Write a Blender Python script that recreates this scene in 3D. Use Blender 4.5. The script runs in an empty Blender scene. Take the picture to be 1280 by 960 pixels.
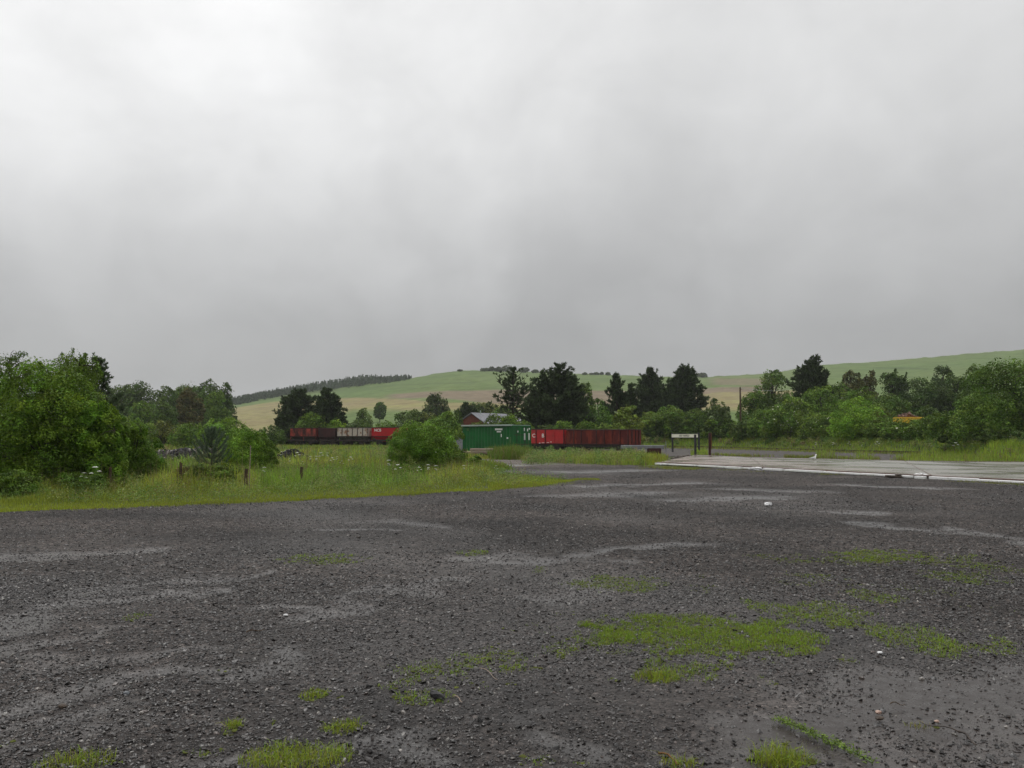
import bpy, math
import numpy as np
from mathutils import Vector

SC = bpy.context.scene
COL = SC.collection
R = math.radians

# ------------------------------------------------------------------ camera
F, CX, CY, PITCH, EYE = 1035.0, 640.0, 480.0, math.atan(65 / 1035.0), 1.6
cam = bpy.data.cameras.new('camera')
cam.sensor_width = 36
cam.lens = 36 * F / 1280
cam.clip_start = 0.05
cam.clip_end = 6000
camo = bpy.data.objects.new('camera', cam)
COL.objects.link(camo)
camo.location = (0, 0, EYE)
camo.rotation_euler = (R(90) + PITCH, 0, 0)
SC.camera = camo
SC.view_settings.view_transform = 'Standard'
SC.view_settings.look = 'None'
SC.view_settings.exposure = 0.0
SC.view_settings.gamma = 1
SC.cycles.use_adaptive_sampling = True
SC.cycles.adaptive_threshold = 0.02
SC.cycles.use_denoising = True
SC.cycles.max_bounces = 6
SC.cycles.transparent_max_bounces = 8
SC.cycles.volume_bounces = 0
SC.cycles.caustics_reflective = False
SC.cycles.caustics_refractive = False

# ------------------------------------------------------------------ sky
W = bpy.data.worlds.new('World')
SC.world = W
W.use_nodes = True
nt = W.node_tree
nt.nodes.clear()


def N(nt, t, **k):
    n = nt.nodes.new(t)
    for a, v in k.items():
        if a.startswith('i_'):
            n.inputs[a[2:].replace('_', ' ')].default_value = v
        elif a.startswith('n_'):
            n.inputs[int(a[2:])].default_value = v
        else:
            setattr(n, a, v)
    return n


def ramp(nt, fac, stops, interp='LINEAR'):
    n = nt.nodes.new('ShaderNodeValToRGB')
    n.color_ramp.interpolation = interp
    e = n.color_ramp.elements
    while len(e) < len(stops):
        e.new(0.5)
    for i, (p, c) in enumerate(stops):
        e[i].position = p
        e[i].color = (c, c, c, 1) if isinstance(c, (int, float)) else tuple(c) + (1,)
    if fac is not None:
        nt.links.new(fac, n.inputs[0])
    return n.outputs[0]


def math_(nt, op, a, b=None, c=None, clamp=False):
    n = nt.nodes.new('ShaderNodeMath')
    n.operation = op
    n.use_clamp = clamp
    for i, v in enumerate((a, b, c)):
        if v is None:
            continue
        if isinstance(v, (int, float)):
            n.inputs[i].default_value = v
        else:
            nt.links.new(v, n.inputs[i])
    return n.outputs[0]


def mix(nt, fac, a, b, kind='RGBA', blend='MIX'):
    n = nt.nodes.new('ShaderNodeMix')
    n.data_type = kind
    n.blend_type = blend
    ia, ib = (6, 7) if kind == 'RGBA' else (2, 3)
    for i, v in ((0, fac), (ia, a), (ib, b)):
        if isinstance(v, (int, float)):
            n.inputs[i].default_value = v
        elif isinstance(v, tuple):
            n.inputs[i].default_value = v + (1,) if len(v) == 3 else v
        else:
            nt.links.new(v, n.inputs[i])
    return n.outputs[2 if kind == 'RGBA' else 0]


SUN_EL, SUN_AZ = 62, -35          # high in the cloud, a little left and ahead
sky = N(nt, 'ShaderNodeTexSky', sky_type='NISHITA', sun_disc=False)
sky.sun_elevation = R(SUN_EL)
sky.sun_rotation = R(SUN_AZ)
tc = N(nt, 'ShaderNodeTexCoord')
sep = N(nt, 'ShaderNodeSeparateXYZ')
nt.links.new(tc.outputs['Generated'], sep.inputs[0])
zz = math_(nt, 'MAXIMUM', sep.outputs[2], 0.0)
# cloud base as a sheet overhead: direction divided by height
den = math_(nt, 'ADD', zz, 0.22)
cx_ = math_(nt, 'DIVIDE', sep.outputs[0], den)
cy_ = math_(nt, 'DIVIDE', sep.outputs[1], den)
cmb = N(nt, 'ShaderNodeCombineXYZ')
nt.links.new(cx_, cmb.inputs[0])
nt.links.new(cy_, cmb.inputs[1])
def cloud_noise(off, scale, detail, rough, dist, sq=1.6):
    mp = N(nt, 'ShaderNodeMapping')
    mp.inputs['Location'].default_value = off
    mp.inputs['Scale'].default_value = (1, 1, sq)
    nt.links.new(tc.outputs['Generated'], mp.inputs[0])
    n = N(nt, 'ShaderNodeTexNoise')
    n.inputs['Scale'].default_value = scale
    n.inputs['Detail'].default_value = detail
    n.inputs['Roughness'].default_value = rough
    n.inputs['Distortion'].default_value = dist
    nt.links.new(mp.outputs[0], n.inputs['Vector'])
    return n.outputs[0]
n1 = cloud_noise((3.4, 1.2, .3), 2.3, 5, 0.5, 0.5)
n2 = cloud_noise((8.3, 5.1, 2), 6.5, 7, 0.55, 0.35, 1.3)
def cloud_mass(px, py, size, amt):
    """a broad lighter or darker mass of cloud in one part of the sky"""
    rx = (px - 640) / 1035; ry = -(py - 480) / 1035
    v = Vector((rx, math.cos(PITCH) - ry * math.sin(PITCH), math.sin(PITCH) + ry * math.cos(PITCH))).normalized()
    d = N(nt, 'ShaderNodeVectorMath', operation='DOT_PRODUCT'); d.inputs[1].default_value = v
    w = N(nt, 'ShaderNodeVectorMath', operation='MULTIPLY_ADD')
    wn = N(nt, 'ShaderNodeTexNoise'); wn.inputs['Scale'].default_value = 5; wn.inputs['Detail'].default_value = 5
    nt.links.new(tc.outputs['Generated'], wn.inputs['Vector'])
    ctr = N(nt, 'ShaderNodeVectorMath', operation='SUBTRACT'); ctr.inputs[1].default_value = (.5, .5, .5); nt.links.new(wn.outputs['Color'], ctr.inputs[0])
    w.inputs[1].default_value = (.34, .34, .34)
    nt.links.new(ctr.outputs[0], w.inputs[0]); nt.links.new(tc.outputs['Generated'], w.inputs[2])
    nm = N(nt, 'ShaderNodeVectorMath', operation='NORMALIZE'); nt.links.new(w.outputs[0], nm.inputs[0])
    nt.links.new(nm.outputs[0], d.inputs[0])
    r = N(nt, 'ShaderNodeMapRange', interpolation_type='SMOOTHSTEP')
    r.inputs['From Min'].default_value = math.cos(size); r.inputs['From Max'].default_value = 1.0
    r.inputs['To Max'].default_value = amt
    nt.links.new(d.outputs['Value'], r.inputs['Value'])
    return r.outputs[0]
base = ramp(nt, zz, [(0.0, 0.385), (0.06, 0.355), (0.13, 0.405), (0.22, 0.54), (0.33, 0.71), (0.49, 0.84), (0.7, 1.15), (1.0, 1.4)])
v1 = math_(nt, 'MULTIPLY_ADD', n1, 0.45, 0.78)
v2 = math_(nt, 'MULTIPLY_ADD', n2, 0.36, 0.82)
ms_ = None
for a in [(120, 230, .36, .22), (430, 60, .34, .12), (720, 330, .26, -.06), (880, 330, .24, -.04), (600, 385, .09, .12), (480, 370, .08, .07), (830, 410, .07, .09), (1010, 330, .20, .08), (330, 360, .22, -.08), (1180, 240, .25, -.05), (190, 120, .13, -.06)]:
    o_ = cloud_mass(*a)
    ms_ = o_ if ms_ is None else math_(nt, 'ADD', ms_, o_)
ms_ = math_(nt, 'ADD', ms_, 1.0)
cl = math_(nt, 'MULTIPLY', math_(nt, 'MULTIPLY', base, math_(nt, 'MULTIPLY', v1, v2)), ms_)
cl = math_(nt, 'MULTIPLY', cl, 10.0)
tint = N(nt, 'ShaderNodeVectorMath', operation='SCALE')
tint.inputs[0].default_value = (1.0, 1.0, 0.995)
nt.links.new(cl, tint.inputs['Scale'])
skymix = mix(nt, 0.96, sky.outputs[0], tint.outputs[0])
bg = N(nt, 'ShaderNodeBackground')
bg.inputs[1].default_value = 0.1
nt.links.new(skymix, bg.inputs[0])
out = N(nt, 'ShaderNodeOutputWorld')
nt.links.new(bg.outputs[0], out.inputs[0])

sun = bpy.data.lights.new('sun', 'SUN')
sun.energy = 1.4
sun.angle = R(28)
sun.color = (1, 0.98, 0.95)
suno = bpy.data.objects.new('sun', sun)
COL.objects.link(suno)
suno.rotation_euler = (R(90 - SUN_EL), 0, R(180 - SUN_AZ))
sd = Vector((math.sin(R(SUN_AZ)) * math.cos(R(SUN_EL)), math.cos(R(SUN_AZ)) * math.cos(R(SUN_EL)), math.sin(R(SUN_EL))))
suno.rotation_euler = sd.to_track_quat('Z', 'Y').to_euler()

# ------------------------------------------------------------------ noise & projection helpers
RNG = np.random.default_rng(11)


def _hash(ix, iy, s):
    h = (ix.astype(np.int64) * 374761393 + iy.astype(np.int64) * 668265263 + s * 1442695041) & 0xFFFFFFFF
    h = ((h ^ (h >> 13)) * 1274126177) & 0xFFFFFFFF
    h = h ^ (h >> 16)
    return (h & 0xFFFF) / 65535.0


def vnoise(x, y, s=0):
    x = np.asarray(x, float); y = np.asarray(y, float)
    ix = np.floor(x); iy = np.floor(y)
    fx = x - ix; fy = y - iy
    fx = fx * fx * (3 - 2 * fx); fy = fy * fy * (3 - 2 * fy)
    a = _hash(ix, iy, s); b = _hash(ix + 1, iy, s); c = _hash(ix, iy + 1, s); d = _hash(ix + 1, iy + 1, s)
    return (a + (b - a) * fx) * (1 - fy) + (c + (d - c) * fx) * fy


def fbm(x, y, o=4, s=0):
    t = 0; a = 0.5; n = 0
    for i in range(o):
        t = t + a * vnoise(x * 2 ** i, y * 2 ** i, s + i * 7); n += a; a *= 0.5
    return t / n


CP, SP = math.cos(PITCH), math.sin(PITCH)


def ray(px, py):
    rx = (np.asarray(px, float) - CX) / F
    ry = -(np.asarray(py, float) - CY) / F
    return rx, CP - ry * SP, SP + ry * CP      # x, y(depth), z


def G(px, py, z=0.0):
    """photo position -> point of the level ground"""
    a, b, c = ray(px, py)
    t = (z - EYE) / c
    return a * t, b * t


def AT(px, py, d):
    """photo position at depth d -> point"""
    a, b, c = ray(px, py)
    return a * d / b, d + 0 * a, EYE + c * d / b


def proj(x, y, z):
    zc = z - EYE
    fy = y * CP + zc * SP
    uy = -y * SP + zc * CP
    return CX + F * x / fy, CY - F * uy / fy


def sst(a, b, t):
    t = np.clip((t - a) / (b - a), 0, 1)
    return t * t * (3 - 2 * t)


# skyline of the hills, photo x -> photo y
SKX = [-700, -200, 0, 145, 250, 290, 400, 512, 545, 575, 610, 640, 700, 760, 830, 870, 960, 1030, 1100, 1180, 1280, 1500, 2000]
SKY_ = [524, 522, 520, 516, 508, 502, 487, 473, 467, 463.5, 463, 464, 466, 468.5, 471, 471.5, 467, 456, 452, 445, 437, 424, 418]
HD = 760.0


def edge_d(u):
    """depth at which the grass bank behind the track begins"""
    return np.interp(u, [0.12, 0.155, 0.232, 0.348, 0.493, 0.58, 0.66, 1.2], [128, 127, 119, 95, 77, 58, 53, 40])


def T(x, y):
    x = np.asarray(x, float); y = np.asarray(y, float)
    yy = np.maximum(y, 1.0)
    u = x / yy
    px = CX + F * u * 1.0
    _, b, c = ray(px, np.interp(px, SKX, SKY_))
    zs = EYE + c / b * HD
    t = (yy - 135) / (HD - 135)
    g = np.where(t <= 0, 0, np.where(t < 1, np.clip(t, 0, 1) ** 1.35, 1 + 0.10 * np.sin(np.clip((t - 1) * 2.0, 0, 3.0)) - 0.10 * np.clip(t - 1, 0, 9) * 2.4))
    z = zs * g
    bank = 1.0 * sst(0, 5, y - edge_d(u)) * sst(0.13, 0.16, u) * (1 - sst(140, 200, y))
    rough = (fbm(x / 9, y / 9, 3, 5) - 0.5) * 0.5 * sst(150, 300, y) * 4 
    return z + bank + rough * (y > 150)


# ------------------------------------------------------------------ mesh helpers
def mk(name, verts, faces, mat=None, parent=None, colors=None, smooth=False, mats=None, midx=None):
    verts = np.asarray(verts, np.float32).reshape(-1, 3)
    me = bpy.data.meshes.new(name)
    if isinstance(faces, np.ndarray):
        k = faces.shape[1]
        me.vertices.add(len(verts)); me.vertices.foreach_set('co', verts.ravel())
        me.loops.add(faces.size); me.loops.foreach_set('vertex_index', faces.astype(np.int32).ravel())
        me.polygons.add(len(faces)); me.polygons.foreach_set('loop_start', np.arange(0, faces.size, k, dtype=np.int32))
        me.polygons.foreach_set('loop_total', np.full(len(faces), k, np.int32))
        me.update(calc_edges=True)
    else:
        me.from_pydata(verts.tolist(), [], faces)
    if colors is not None:
        at = me.color_attributes.new('tint', 'FLOAT_COLOR', 'POINT')
        c = np.ones((len(verts), 4), np.float32); c[:, :3] = colors
        at.data.foreach_set('color', c.ravel())
    if mats:
        for m in mats:
            me.materials.append(m)
        if midx is not None:
            me.polygons.foreach_set('material_index', np.asarray(midx, np.int32))
    elif mat:
        me.materials.append(mat)
    me.polygons.foreach_set('use_smooth', np.full(len(me.polygons), smooth))
    o = bpy.data.objects.new(name, me)
    COL.objects.link(o)
    if parent:
        o.parent = parent
    return o


class MB:
    """collects boxes, prisms and tubes into one mesh"""
    def __init__(s):
        s.v = []; s.f = []

    def add(s, v, f):
        o = len(s.v)
        s.v += [tuple(map(float, p)) for p in v]
        s.f += [tuple(int(i) + o for i in q) for q in f]
        return s

    def box(s, c, d, rz=0, bev=0.0, rx=0, ry=0):
        hx, hy, hz = d[0] / 2, d[1] / 2, d[2] / 2
        if bev:
            b = min(bev, hx * .9, hy * .9, hz * .9)
            pts = []
            for sx in (-1, 1):
                for sy in (-1, 1):
                    for sz in (-1, 1):
                        pts += [(sx * hx, sy * (hy - b), sz * (hz - b)), (sx * (hx - b), sy * hy, sz * (hz - b)), (sx * (hx - b), sy * (hy - b), sz * hz)]
            I = lambda x, y, z, k: ((x * 2 + y) * 2 + z) * 3 + k
            f = []
            f.append([I(0, 0, 0, 0), I(0, 0, 1, 0), I(0, 1, 1, 0), I(0, 1, 0, 0)])
            f.append([I(1, 0, 0, 0), I(1, 1, 0, 0), I(1, 1, 1, 0), I(1, 0, 1, 0)])
            f.append([I(0, 0, 0, 1), I(1, 0, 0, 1), I(1, 0, 1, 1), I(0, 0, 1, 1)])
            f.append([I(0, 1, 0, 1), I(0, 1, 1, 1), I(1, 1, 1, 1), I(1, 1, 0, 1)])
            f.append([I(0, 0, 0, 2), I(0, 1, 0, 2), I(1, 1, 0, 2), I(1, 0, 0, 2)])
            f.append([I(0, 0, 1, 2), I(1, 0, 1, 2), I(1, 1, 1, 2), I(0, 1, 1, 2)])
            for a in (0, 1):
                for b_ in (0, 1):
                    q = [I(a, b_, 0, 0), I(a, b_, 1, 0), I(a, b_, 1, 1), I(a, b_, 0, 1)]
                    f.append(q if a == b_ else q[::-1])
                    q = [I(a, 0, b_, 0), I(a, 1, b_, 0), I(a, 1, b_, 2), I(a, 0, b_, 2)]
                    f.append(q if a != b_ else q[::-1])
                    q = [I(0, a, b_, 1), I(1, a, b_, 1), I(1, a, b_, 2), I(0, a, b_, 2)]
                    f.append(q if a == b_ else q[::-1])
            for a in (0, 1):
                for b_ in (0, 1):
                    for c_ in (0, 1):
                        q = [I(a, b_, c_, 0), I(a, b_, c_, 1), I(a, b_, c_, 2)]
                        f.append(q if (a + b_ + c_) % 2 == 0 else q[::-1])
        else:
            pts = [(x, y, z) for x in (-hx, hx) for y in (-hy, hy) for z in (-hz, hz)]
            f = [(0, 1, 3, 2), (4, 6, 7, 5), (0, 4, 5, 1), (2, 3, 7, 6), (0, 2, 6, 4), (1, 5, 7, 3)]
        from mathutils import Euler
        m = Euler((rx, ry, rz)).to_matrix()
        s.add([m @ Vector(p) + Vector(c) for p in pts], f)
        return s

    def tube(s, pts, rad, n=8, cap=True):
        pts = [Vector(p) for p in pts]
        if isinstance(rad, (int, float)):
            rad = [rad] * len(pts)
        V = []; Fc = []
        up = Vector((0.13, 0.31, 0.94))
        for i, p in enumerate(pts):
            t = (pts[min(i + 1, len(pts) - 1)] - pts[max(i - 1, 0)])
            if t.length < 1e-6:
                t = Vector((0, 0, 1))
            t.normalize()
            a = t.cross(up)
            if a.length < 1e-3:
                a = t.cross(Vector((1, 0, 0)))
            a.normalize(); b = t.cross(a)
            for k in range(n):
                q = 2 * math.pi * k / n
                V.append(p + (a * math.cos(q) + b * math.sin(q)) * rad[i])
        for i in range(len(pts) - 1):
            for k in range(n):
                Fc.append((i * n + k, i * n + (k + 1) % n, (i + 1) * n + (k + 1) % n, (i + 1) * n + k))
        if cap:
            Fc.append(tuple(range(n))[::-1]); Fc.append(tuple((len(pts) - 1) * n + k for k in range(n)))
        s.add(V, Fc)
        return s

    def prism(s, poly, z0, z1):
        n = len(poly)
        V = [(p[0], p[1], z0) for p in poly] + [(p[0], p[1], z1) for p in poly]
        s.add(V, [tuple(range(n))[::-1], tuple(range(n, 2 * n))] + [(i, (i + 1) % n, n + (i + 1) % n, n + i) for i in range(n)])
        return s

    def build(s, name, mat, parent=None, smooth=False):
        return mk(name, s.v, s.f, mat, parent, smooth=smooth)


def tag(o, label=None, cat=None, group=None, kind=None):
    if label: o['label'] = label
    if cat: o['category'] = cat
    if group: o['group'] = group
    if kind: o['kind'] = kind
    return o


def empty(name, loc, rz=0):
    o = bpy.data.objects.new(name, None)
    o.empty_display_size = 0.3
    COL.objects.link(o)
    o.location = loc
    o.rotation_euler = (0, 0, rz)
    return o


def copy_tree(o, parent=None):
    c = o.copy(); COL.objects.link(c); c.parent = parent
    for ch in list(o.children):
        copy_tree(ch, c)
    return c


def text_mesh(name, s, size, mat, parent, loc, rot, depth=0.004, sx=1.0):
    cu = bpy.data.curves.new(name, 'FONT')
    cu.body = s; cu.size = size; cu.extrude = depth; cu.align_x = 'CENTER'; cu.align_y = 'CENTER'; cu.offset = size * 0.012
    t = bpy.data.objects.new(name + '_tmp', cu)
    COL.objects.link(t)
    dg = bpy.context.evaluated_depsgraph_get()
    me = bpy.data.meshes.new_from_object(t.evaluated_get(dg))
    bpy.data.objects.remove(t)
    me.name = name
    me.materials.clear(); me.materials.append(mat)
    o = bpy.data.objects.new(name, me)
    COL.objects.link(o)
    o.parent = parent; o.location = loc; o.rotation_euler = rot; o.scale = (sx, 1, 1)
    return o


# ------------------------------------------------------------------ materials
def new_mat(name):
    m = bpy.data.materials.new(name)
    m.use_nodes = True
    return m, m.node_tree, m.node_tree.nodes['Principled BSDF']


def tinted(name, rough=0.6, spec=0.3, trans=0.0, nscale=None, namp=0.3, bump=None, metal=0):
    """colour from the mesh's own tint, with fine variation"""
    m, t, b = new_mat(name)
    a = N(t, 'ShaderNodeAttribute', attribute_name='tint')
    c = a.outputs['Color']
    geo = N(t, 'ShaderNodeNewGeometry')
    if nscale:
        nz = N(t, 'ShaderNodeTexNoise'); nz.inputs['Scale'].default_value = nscale; nz.inputs['Detail'].default_value = 4
        t.links.new(geo.outputs['Position'], nz.inputs['Vector'])
        k = math_(t, 'MULTIPLY_ADD', nz.outputs[0], namp * 2, 1 - namp)
        vm = N(t, 'ShaderNodeVectorMath', operation='SCALE')
        t.links.new(c, vm.inputs[0]); t.links.new(k, vm.inputs['Scale'])
        c = vm.outputs[0]
    t.links.new(c, b.inputs['Base Color'])
    b.inputs['Roughness'].default_value = rough
    b.inputs['Specular IOR Level'].default_value = spec
    b.inputs['Metallic'].default_value = metal
    if bump:
        nb = N(t, 'ShaderNodeTexNoise'); nb.inputs['Scale'].default_value = bump[0]; nb.inputs['Detail'].default_value = 5
        t.links.new(geo.outputs['Position'], nb.inputs['Vector'])
        bp = N(t, 'ShaderNodeBump'); bp.inputs['Strength'].default_value = bump[1]; bp.inputs['Distance'].default_value = bump[2]
        t.links.new(nb.outputs[0], bp.inputs['Height']); t.links.new(bp.outputs[0], b.inputs['Normal'])
    if trans:
        tr = N(t, 'ShaderNodeBsdfTranslucent')
        hs = N(t, 'ShaderNodeHueSaturation'); hs.inputs['Value'].default_value = 1.4
        hs.inputs['Hue'].default_value = 0.49
        t.links.new(c, hs.inputs['Color']); t.links.new(hs.outputs[0], tr.inputs['Color'])
        ms = N(t, 'ShaderNodeMixShader'); ms.inputs[0].default_value = trans
        o = t.nodes['Material Output']
        t.links.new(b.outputs[0], ms.inputs[1]); t.links.new(tr.outputs[0], ms.inputs[2]); t.links.new(ms.outputs[0], o.inputs[0])
    return m


def plain(name, col, rough=0.6, spec=0.4, var=None, nscale=6.0, bump=None, metal=0, stretch=(1, 1, 1), thresh=(0.4, 0.6), coord='Object'):
    m, t, b = new_mat(name)
    tc = N(t, 'ShaderNodeTexCoord')
    mp = N(t, 'ShaderNodeMapping'); mp.inputs['Scale'].default_value = stretch
    t.links.new(tc.outputs[coord], mp.inputs[0])
    if var:
        nz = N(t, 'ShaderNodeTexNoise'); nz.inputs['Scale'].default_value = nscale; nz.inputs['Detail'].default_value = 6
        nz.inputs['Roughness'].default_value = 0.65
        t.links.new(mp.outputs[0], nz.inputs['Vector'])
        r = ramp(t, nz.outputs[0], [(thresh[0], 0.0), (thresh[1], 1.0)])
        n2 = N(t, 'ShaderNodeTexNoise'); n2.inputs['Scale'].default_value = nscale * 7; n2.inputs['Detail'].default_value = 3
        t.links.new(mp.outputs[0], n2.inputs['Vector'])
        c = mix(t, r, tuple(col), tuple(var))
        k = math_(t, 'MULTIPLY_ADD', n2.outputs[0], 0.6, 0.7)
        vm = N(t, 'ShaderNodeVectorMath', operation='SCALE')
        t.links.new(c, vm.inputs[0]); t.links.new(k, vm.inputs['Scale'])
        t.links.new(vm.outputs[0], b.inputs['Base Color'])
    else:
        b.inputs['Base Color'].default_value = tuple(col) + (1,)
    b.inputs['Roughness'].default_value = rough
    b.inputs['Specular IOR Level'].default_value = spec
    b.inputs['Metallic'].default_value = metal
    if bump:
        nb = N(t, 'ShaderNodeTexNoise'); nb.inputs['Scale'].default_value = bump[0]; nb.inputs['Detail'].default_value = 5
        t.links.new(mp.outputs[0], nb.inputs['Vector'])
        bp = N(t, 'ShaderNodeBump'); bp.inputs['Strength'].default_value = bump[1]; bp.inputs['Distance'].default_value = bump[2]
        t.links.new(nb.outputs[0], bp.inputs['Height']); t.links.new(bp.outputs[0], b.inputs['Normal'])
    return m


M = {}
M['leaf'] = tinted('foliage', 0.55, 0.12, trans=0.16)
M['needle'] = tinted('needles', 0.6, 0.1, trans=0.1)
M['grass'] = tinted('grass_blades', 0.6, 0.10, trans=0.22)
M['bark'] = plain('bark', (0.035, 0.028, 0.02), 0.8, 0.2, (0.07, 0.06, 0.045), 9, (30, 0.6, 0.01), stretch=(1, 1, 0.25))
M['stone'] = tinted('wet_stone', 0.34, 0.45, nscale=120, namp=0.35, bump=(150, 0.5, 0.003))
M['rubble'] = tinted('dull_rubble', 0.85, 0.15, nscale=30, namp=0.35)
M['hill'] = tinted('fields', 0.9, 0.1, nscale=0.35, namp=0.22)
M['post'] = plain('old_post', (0.045, 0.03, 0.02), 0.8, 0.2, (0.11, 0.075, 0.045), 12, (40, 0.5, 0.01), stretch=(1, 1, 0.2))
M['black_paint'] = plain('black_paint', (0.012, 0.012, 0.016), 0.4, 0.5, (0.03, 0.028, 0.03), 10, (30, 0.2, 0.005))
M['cream'] = plain('cream_board', (0.78, 0.76, 0.62), 0.45, 0.5, (0.62, 0.60, 0.46), 3, None, thresh=(0.5, 0.75))
M['black_letter'] = plain('black_letter', (0.02, 0.02, 0.02), 0.5)
M['white_letter'] = plain('white_letter', (0.8, 0.8, 0.78), 0.6)
M['black_steel'] = plain('black_steel', (0.014, 0.012, 0.012), 0.6, 0.4, (0.04, 0.022, 0.015), 5, (25, 0.4, 0.01))
M['rust'] = plain('rusty_steel', (0.34, 0.055, 0.038), 0.7, 0.3, (0.045, 0.014, 0.011), 1.3, (15, 0.4, 0.01), stretch=(1, 1, 0.5))
M['rust_dark'] = plain('dark_rusty_steel', (0.05, 0.010, 0.009), 0.65, 0.3, (0.028, 0.010, 0.009), 1.5, (15, 0.4, 0.01))
M['rust_old'] = plain('scabbed_steel', (0.085, 0.013, 0.010), 0.7, 0.2, (0.19, 0.030, 0.016), 1.5, (15, 0.4, 0.01), stretch=(1, 1, 0.35), thresh=(0.48, 0.62))
M['red'] = plain('red_paint', (0.45, 0.010, 0.014), 0.4, 0.5, (0.30, 0.012, 0.010), 2.0, (12, 0.15, 0.01), thresh=(0.45, 0.7))
M['red_bright'] = plain('bright_red_paint', (0.40, 0.008, 0.012), 0.5, 0.3, (0.27, 0.012, 0.010), 2.0, (12, 0.15, 0.01), thresh=(0.5, 0.75))
M['white_rust'] = plain('white_paint_flaking', (0.46, 0.40, 0.35), 0.7, 0.3, (0.26, 0.13, 0.08), 1.6, (20, 0.4, 0.01), thresh=(0.52, 0.60))
M['grey_hopper'] = plain('grimy_hopper_steel', (0.06, 0.055, 0.045), 0.8, 0.2, (0.22, 0.20, 0.16), 5, (20, 0.4, 0.01), thresh=(0.55, 0.68))
M['green'] = plain('green_paint', (0.004, 0.115, 0.022), 0.5, 0.3, (0.008, 0.085, 0.020), 0.9, (14, 0.15, 0.01))
M['green_pale'] = plain('pale_green_patch', (0.06, 0.16, 0.045), 0.5, 0.4, (0.05, 0.12, 0.03), 3)
M['roof_edge'] = plain('galvanised_edge', (0.35, 0.42, 0.38), 0.4, 0.5, (0.25, 0.32, 0.28), 3)
M['timber'] = plain('pale_timber', (0.30, 0.24, 0.19), 0.75, 0.2, (0.20, 0.15, 0.12), 6, (30, 0.4, 0.01), stretch=(0.2, 1, 1))
M['brick_red'] = plain('red_brick', (0.17, 0.055, 0.035), 0.8, 0.1, (0.12, 0.042, 0.03), 3)
M['slate'] = plain('slate', (0.12, 0.125, 0.14), 0.45, 0.5, (0.19, 0.19, 0.21), 1.2, (6, 0.3, 0.02))
M['dark_void'] = plain('dark_inside', (0.01, 0.01, 0.01), 0.9)
M['conc_edge'] = plain('white_kerb', (0.78, 0.78, 0.77), 0.5, 0.4, (0.5, 0.48, 0.45), 4, (18, 0.6, 0.01), thresh=(0.56, 0.74))
M['steel_edge'] = plain('brown_steel_edge', (0.06, 0.024, 0.018), 0.5, 0.5, (0.10, 0.05, 0.035), 5, (30, 0.3, 0.005))
M['dark_timber'] = plain('dark_timber', (0.03, 0.022, 0.018), 0.6, 0.4, (0.07, 0.05, 0.035), 6, (30, 0.4, 0.01))
M['ballast'] = plain('ballast', (0.045, 0.042, 0.040), 0.9, 0.15, (0.10, 0.09, 0.082), 1.5, (22, 0.8, 0.03))
M['white_bird'] = plain('white_feathers', (0.8, 0.8, 0.79), 0.7)
M['grey_bird'] = plain('grey_feathers', (0.35, 0.37, 0.39), 0.7)
M['beak'] = plain('beak', (0.5, 0.3, 0.05), 0.5)
M['bird_leg'] = plain('bird_leg', (0.35, 0.2, 0.15), 0.6)
M['plastic'] = plain('white_plastic', (0.72, 0.72, 0.72), 0.35, 0.5, (0.5, 0.5, 0.5), 20, (35, 0.4, 0.01))
M['yellow'] = plain('yellow_paint', (0.85, 0.55, 0.05), 0.45, 0.4, (0.75, 0.42, 0.04), 3)
M['petal'] = plain('white_petals', (0.75, 0.76, 0.68), 0.7)
M['stem'] = plain('green_stem', (0.07, 0.12, 0.03), 0.6)
M['orange_wood'] = plain('orange_brown_post', (0.16, 0.075, 0.02), 0.7, 0.3, (0.08, 0.035, 0.018), 4, (30, 0.3, 0.01), stretch=(1, 1, 0.3))

# ------------------------------------------------------------------ terrain
# regions in photo coordinates are turned into ground positions; gravel edge:
GE = np.array([G(x, y) for x, y in [(-700, 690), (-200, 652), (0, 640), (100, 636), (350, 626), (480, 619), (600, 613), (680, 606), (722, 600)]])
# wheel-worn track leading from the yard to the container
TRK = [G(x, y) for x, y in [(722, 600), (660, 596), (610, 590), (590, 586), (570, 581), (560, 576), (600, 573.5), (660, 574.5), (720, 578), (790, 581.5), (840, 586), (870, 587)]]


def gravel_edge_y(x):
    return np.interp(x, GE[:, 0], GE[:, 1])


def inpoly(x, y, poly):
    x = np.asarray(x); y = np.asarray(y)
    c = np.zeros(x.shape, bool)
    n = len(poly)
    for i in range(n):
        x1, y1 = poly[i]; x2, y2 = poly[(i + 1) % n]
        k = ((y1 > y) != (y2 > y)) & (x < (x2 - x1) * (y - y1) / (y2 - y1 + 1e-12) + x1)
        c ^= k
    return c


YARD = [(-30, -3)] + [tuple(p) for p in GE] + [tuple(map(float, p)) for p in TRK[1:]] + \
       [tuple(map(float, G(x, y))) for x, y in [(880, 584.5), (960, 588), (1160, 598.3), (1280, 604), (1500, 614)]] + [(70, 30), (70, -3)]
YARD = [tuple(map(float, p)) for p in YARD]

def grid_faces(nr, nc):
    r, c = np.meshgrid(np.arange(nr - 1), np.arange(nc - 1), indexing='ij')
    i = (r * nc + c).ravel()
    return np.stack([i, i + 1, i + nc + 1, i + nc], 1)


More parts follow.
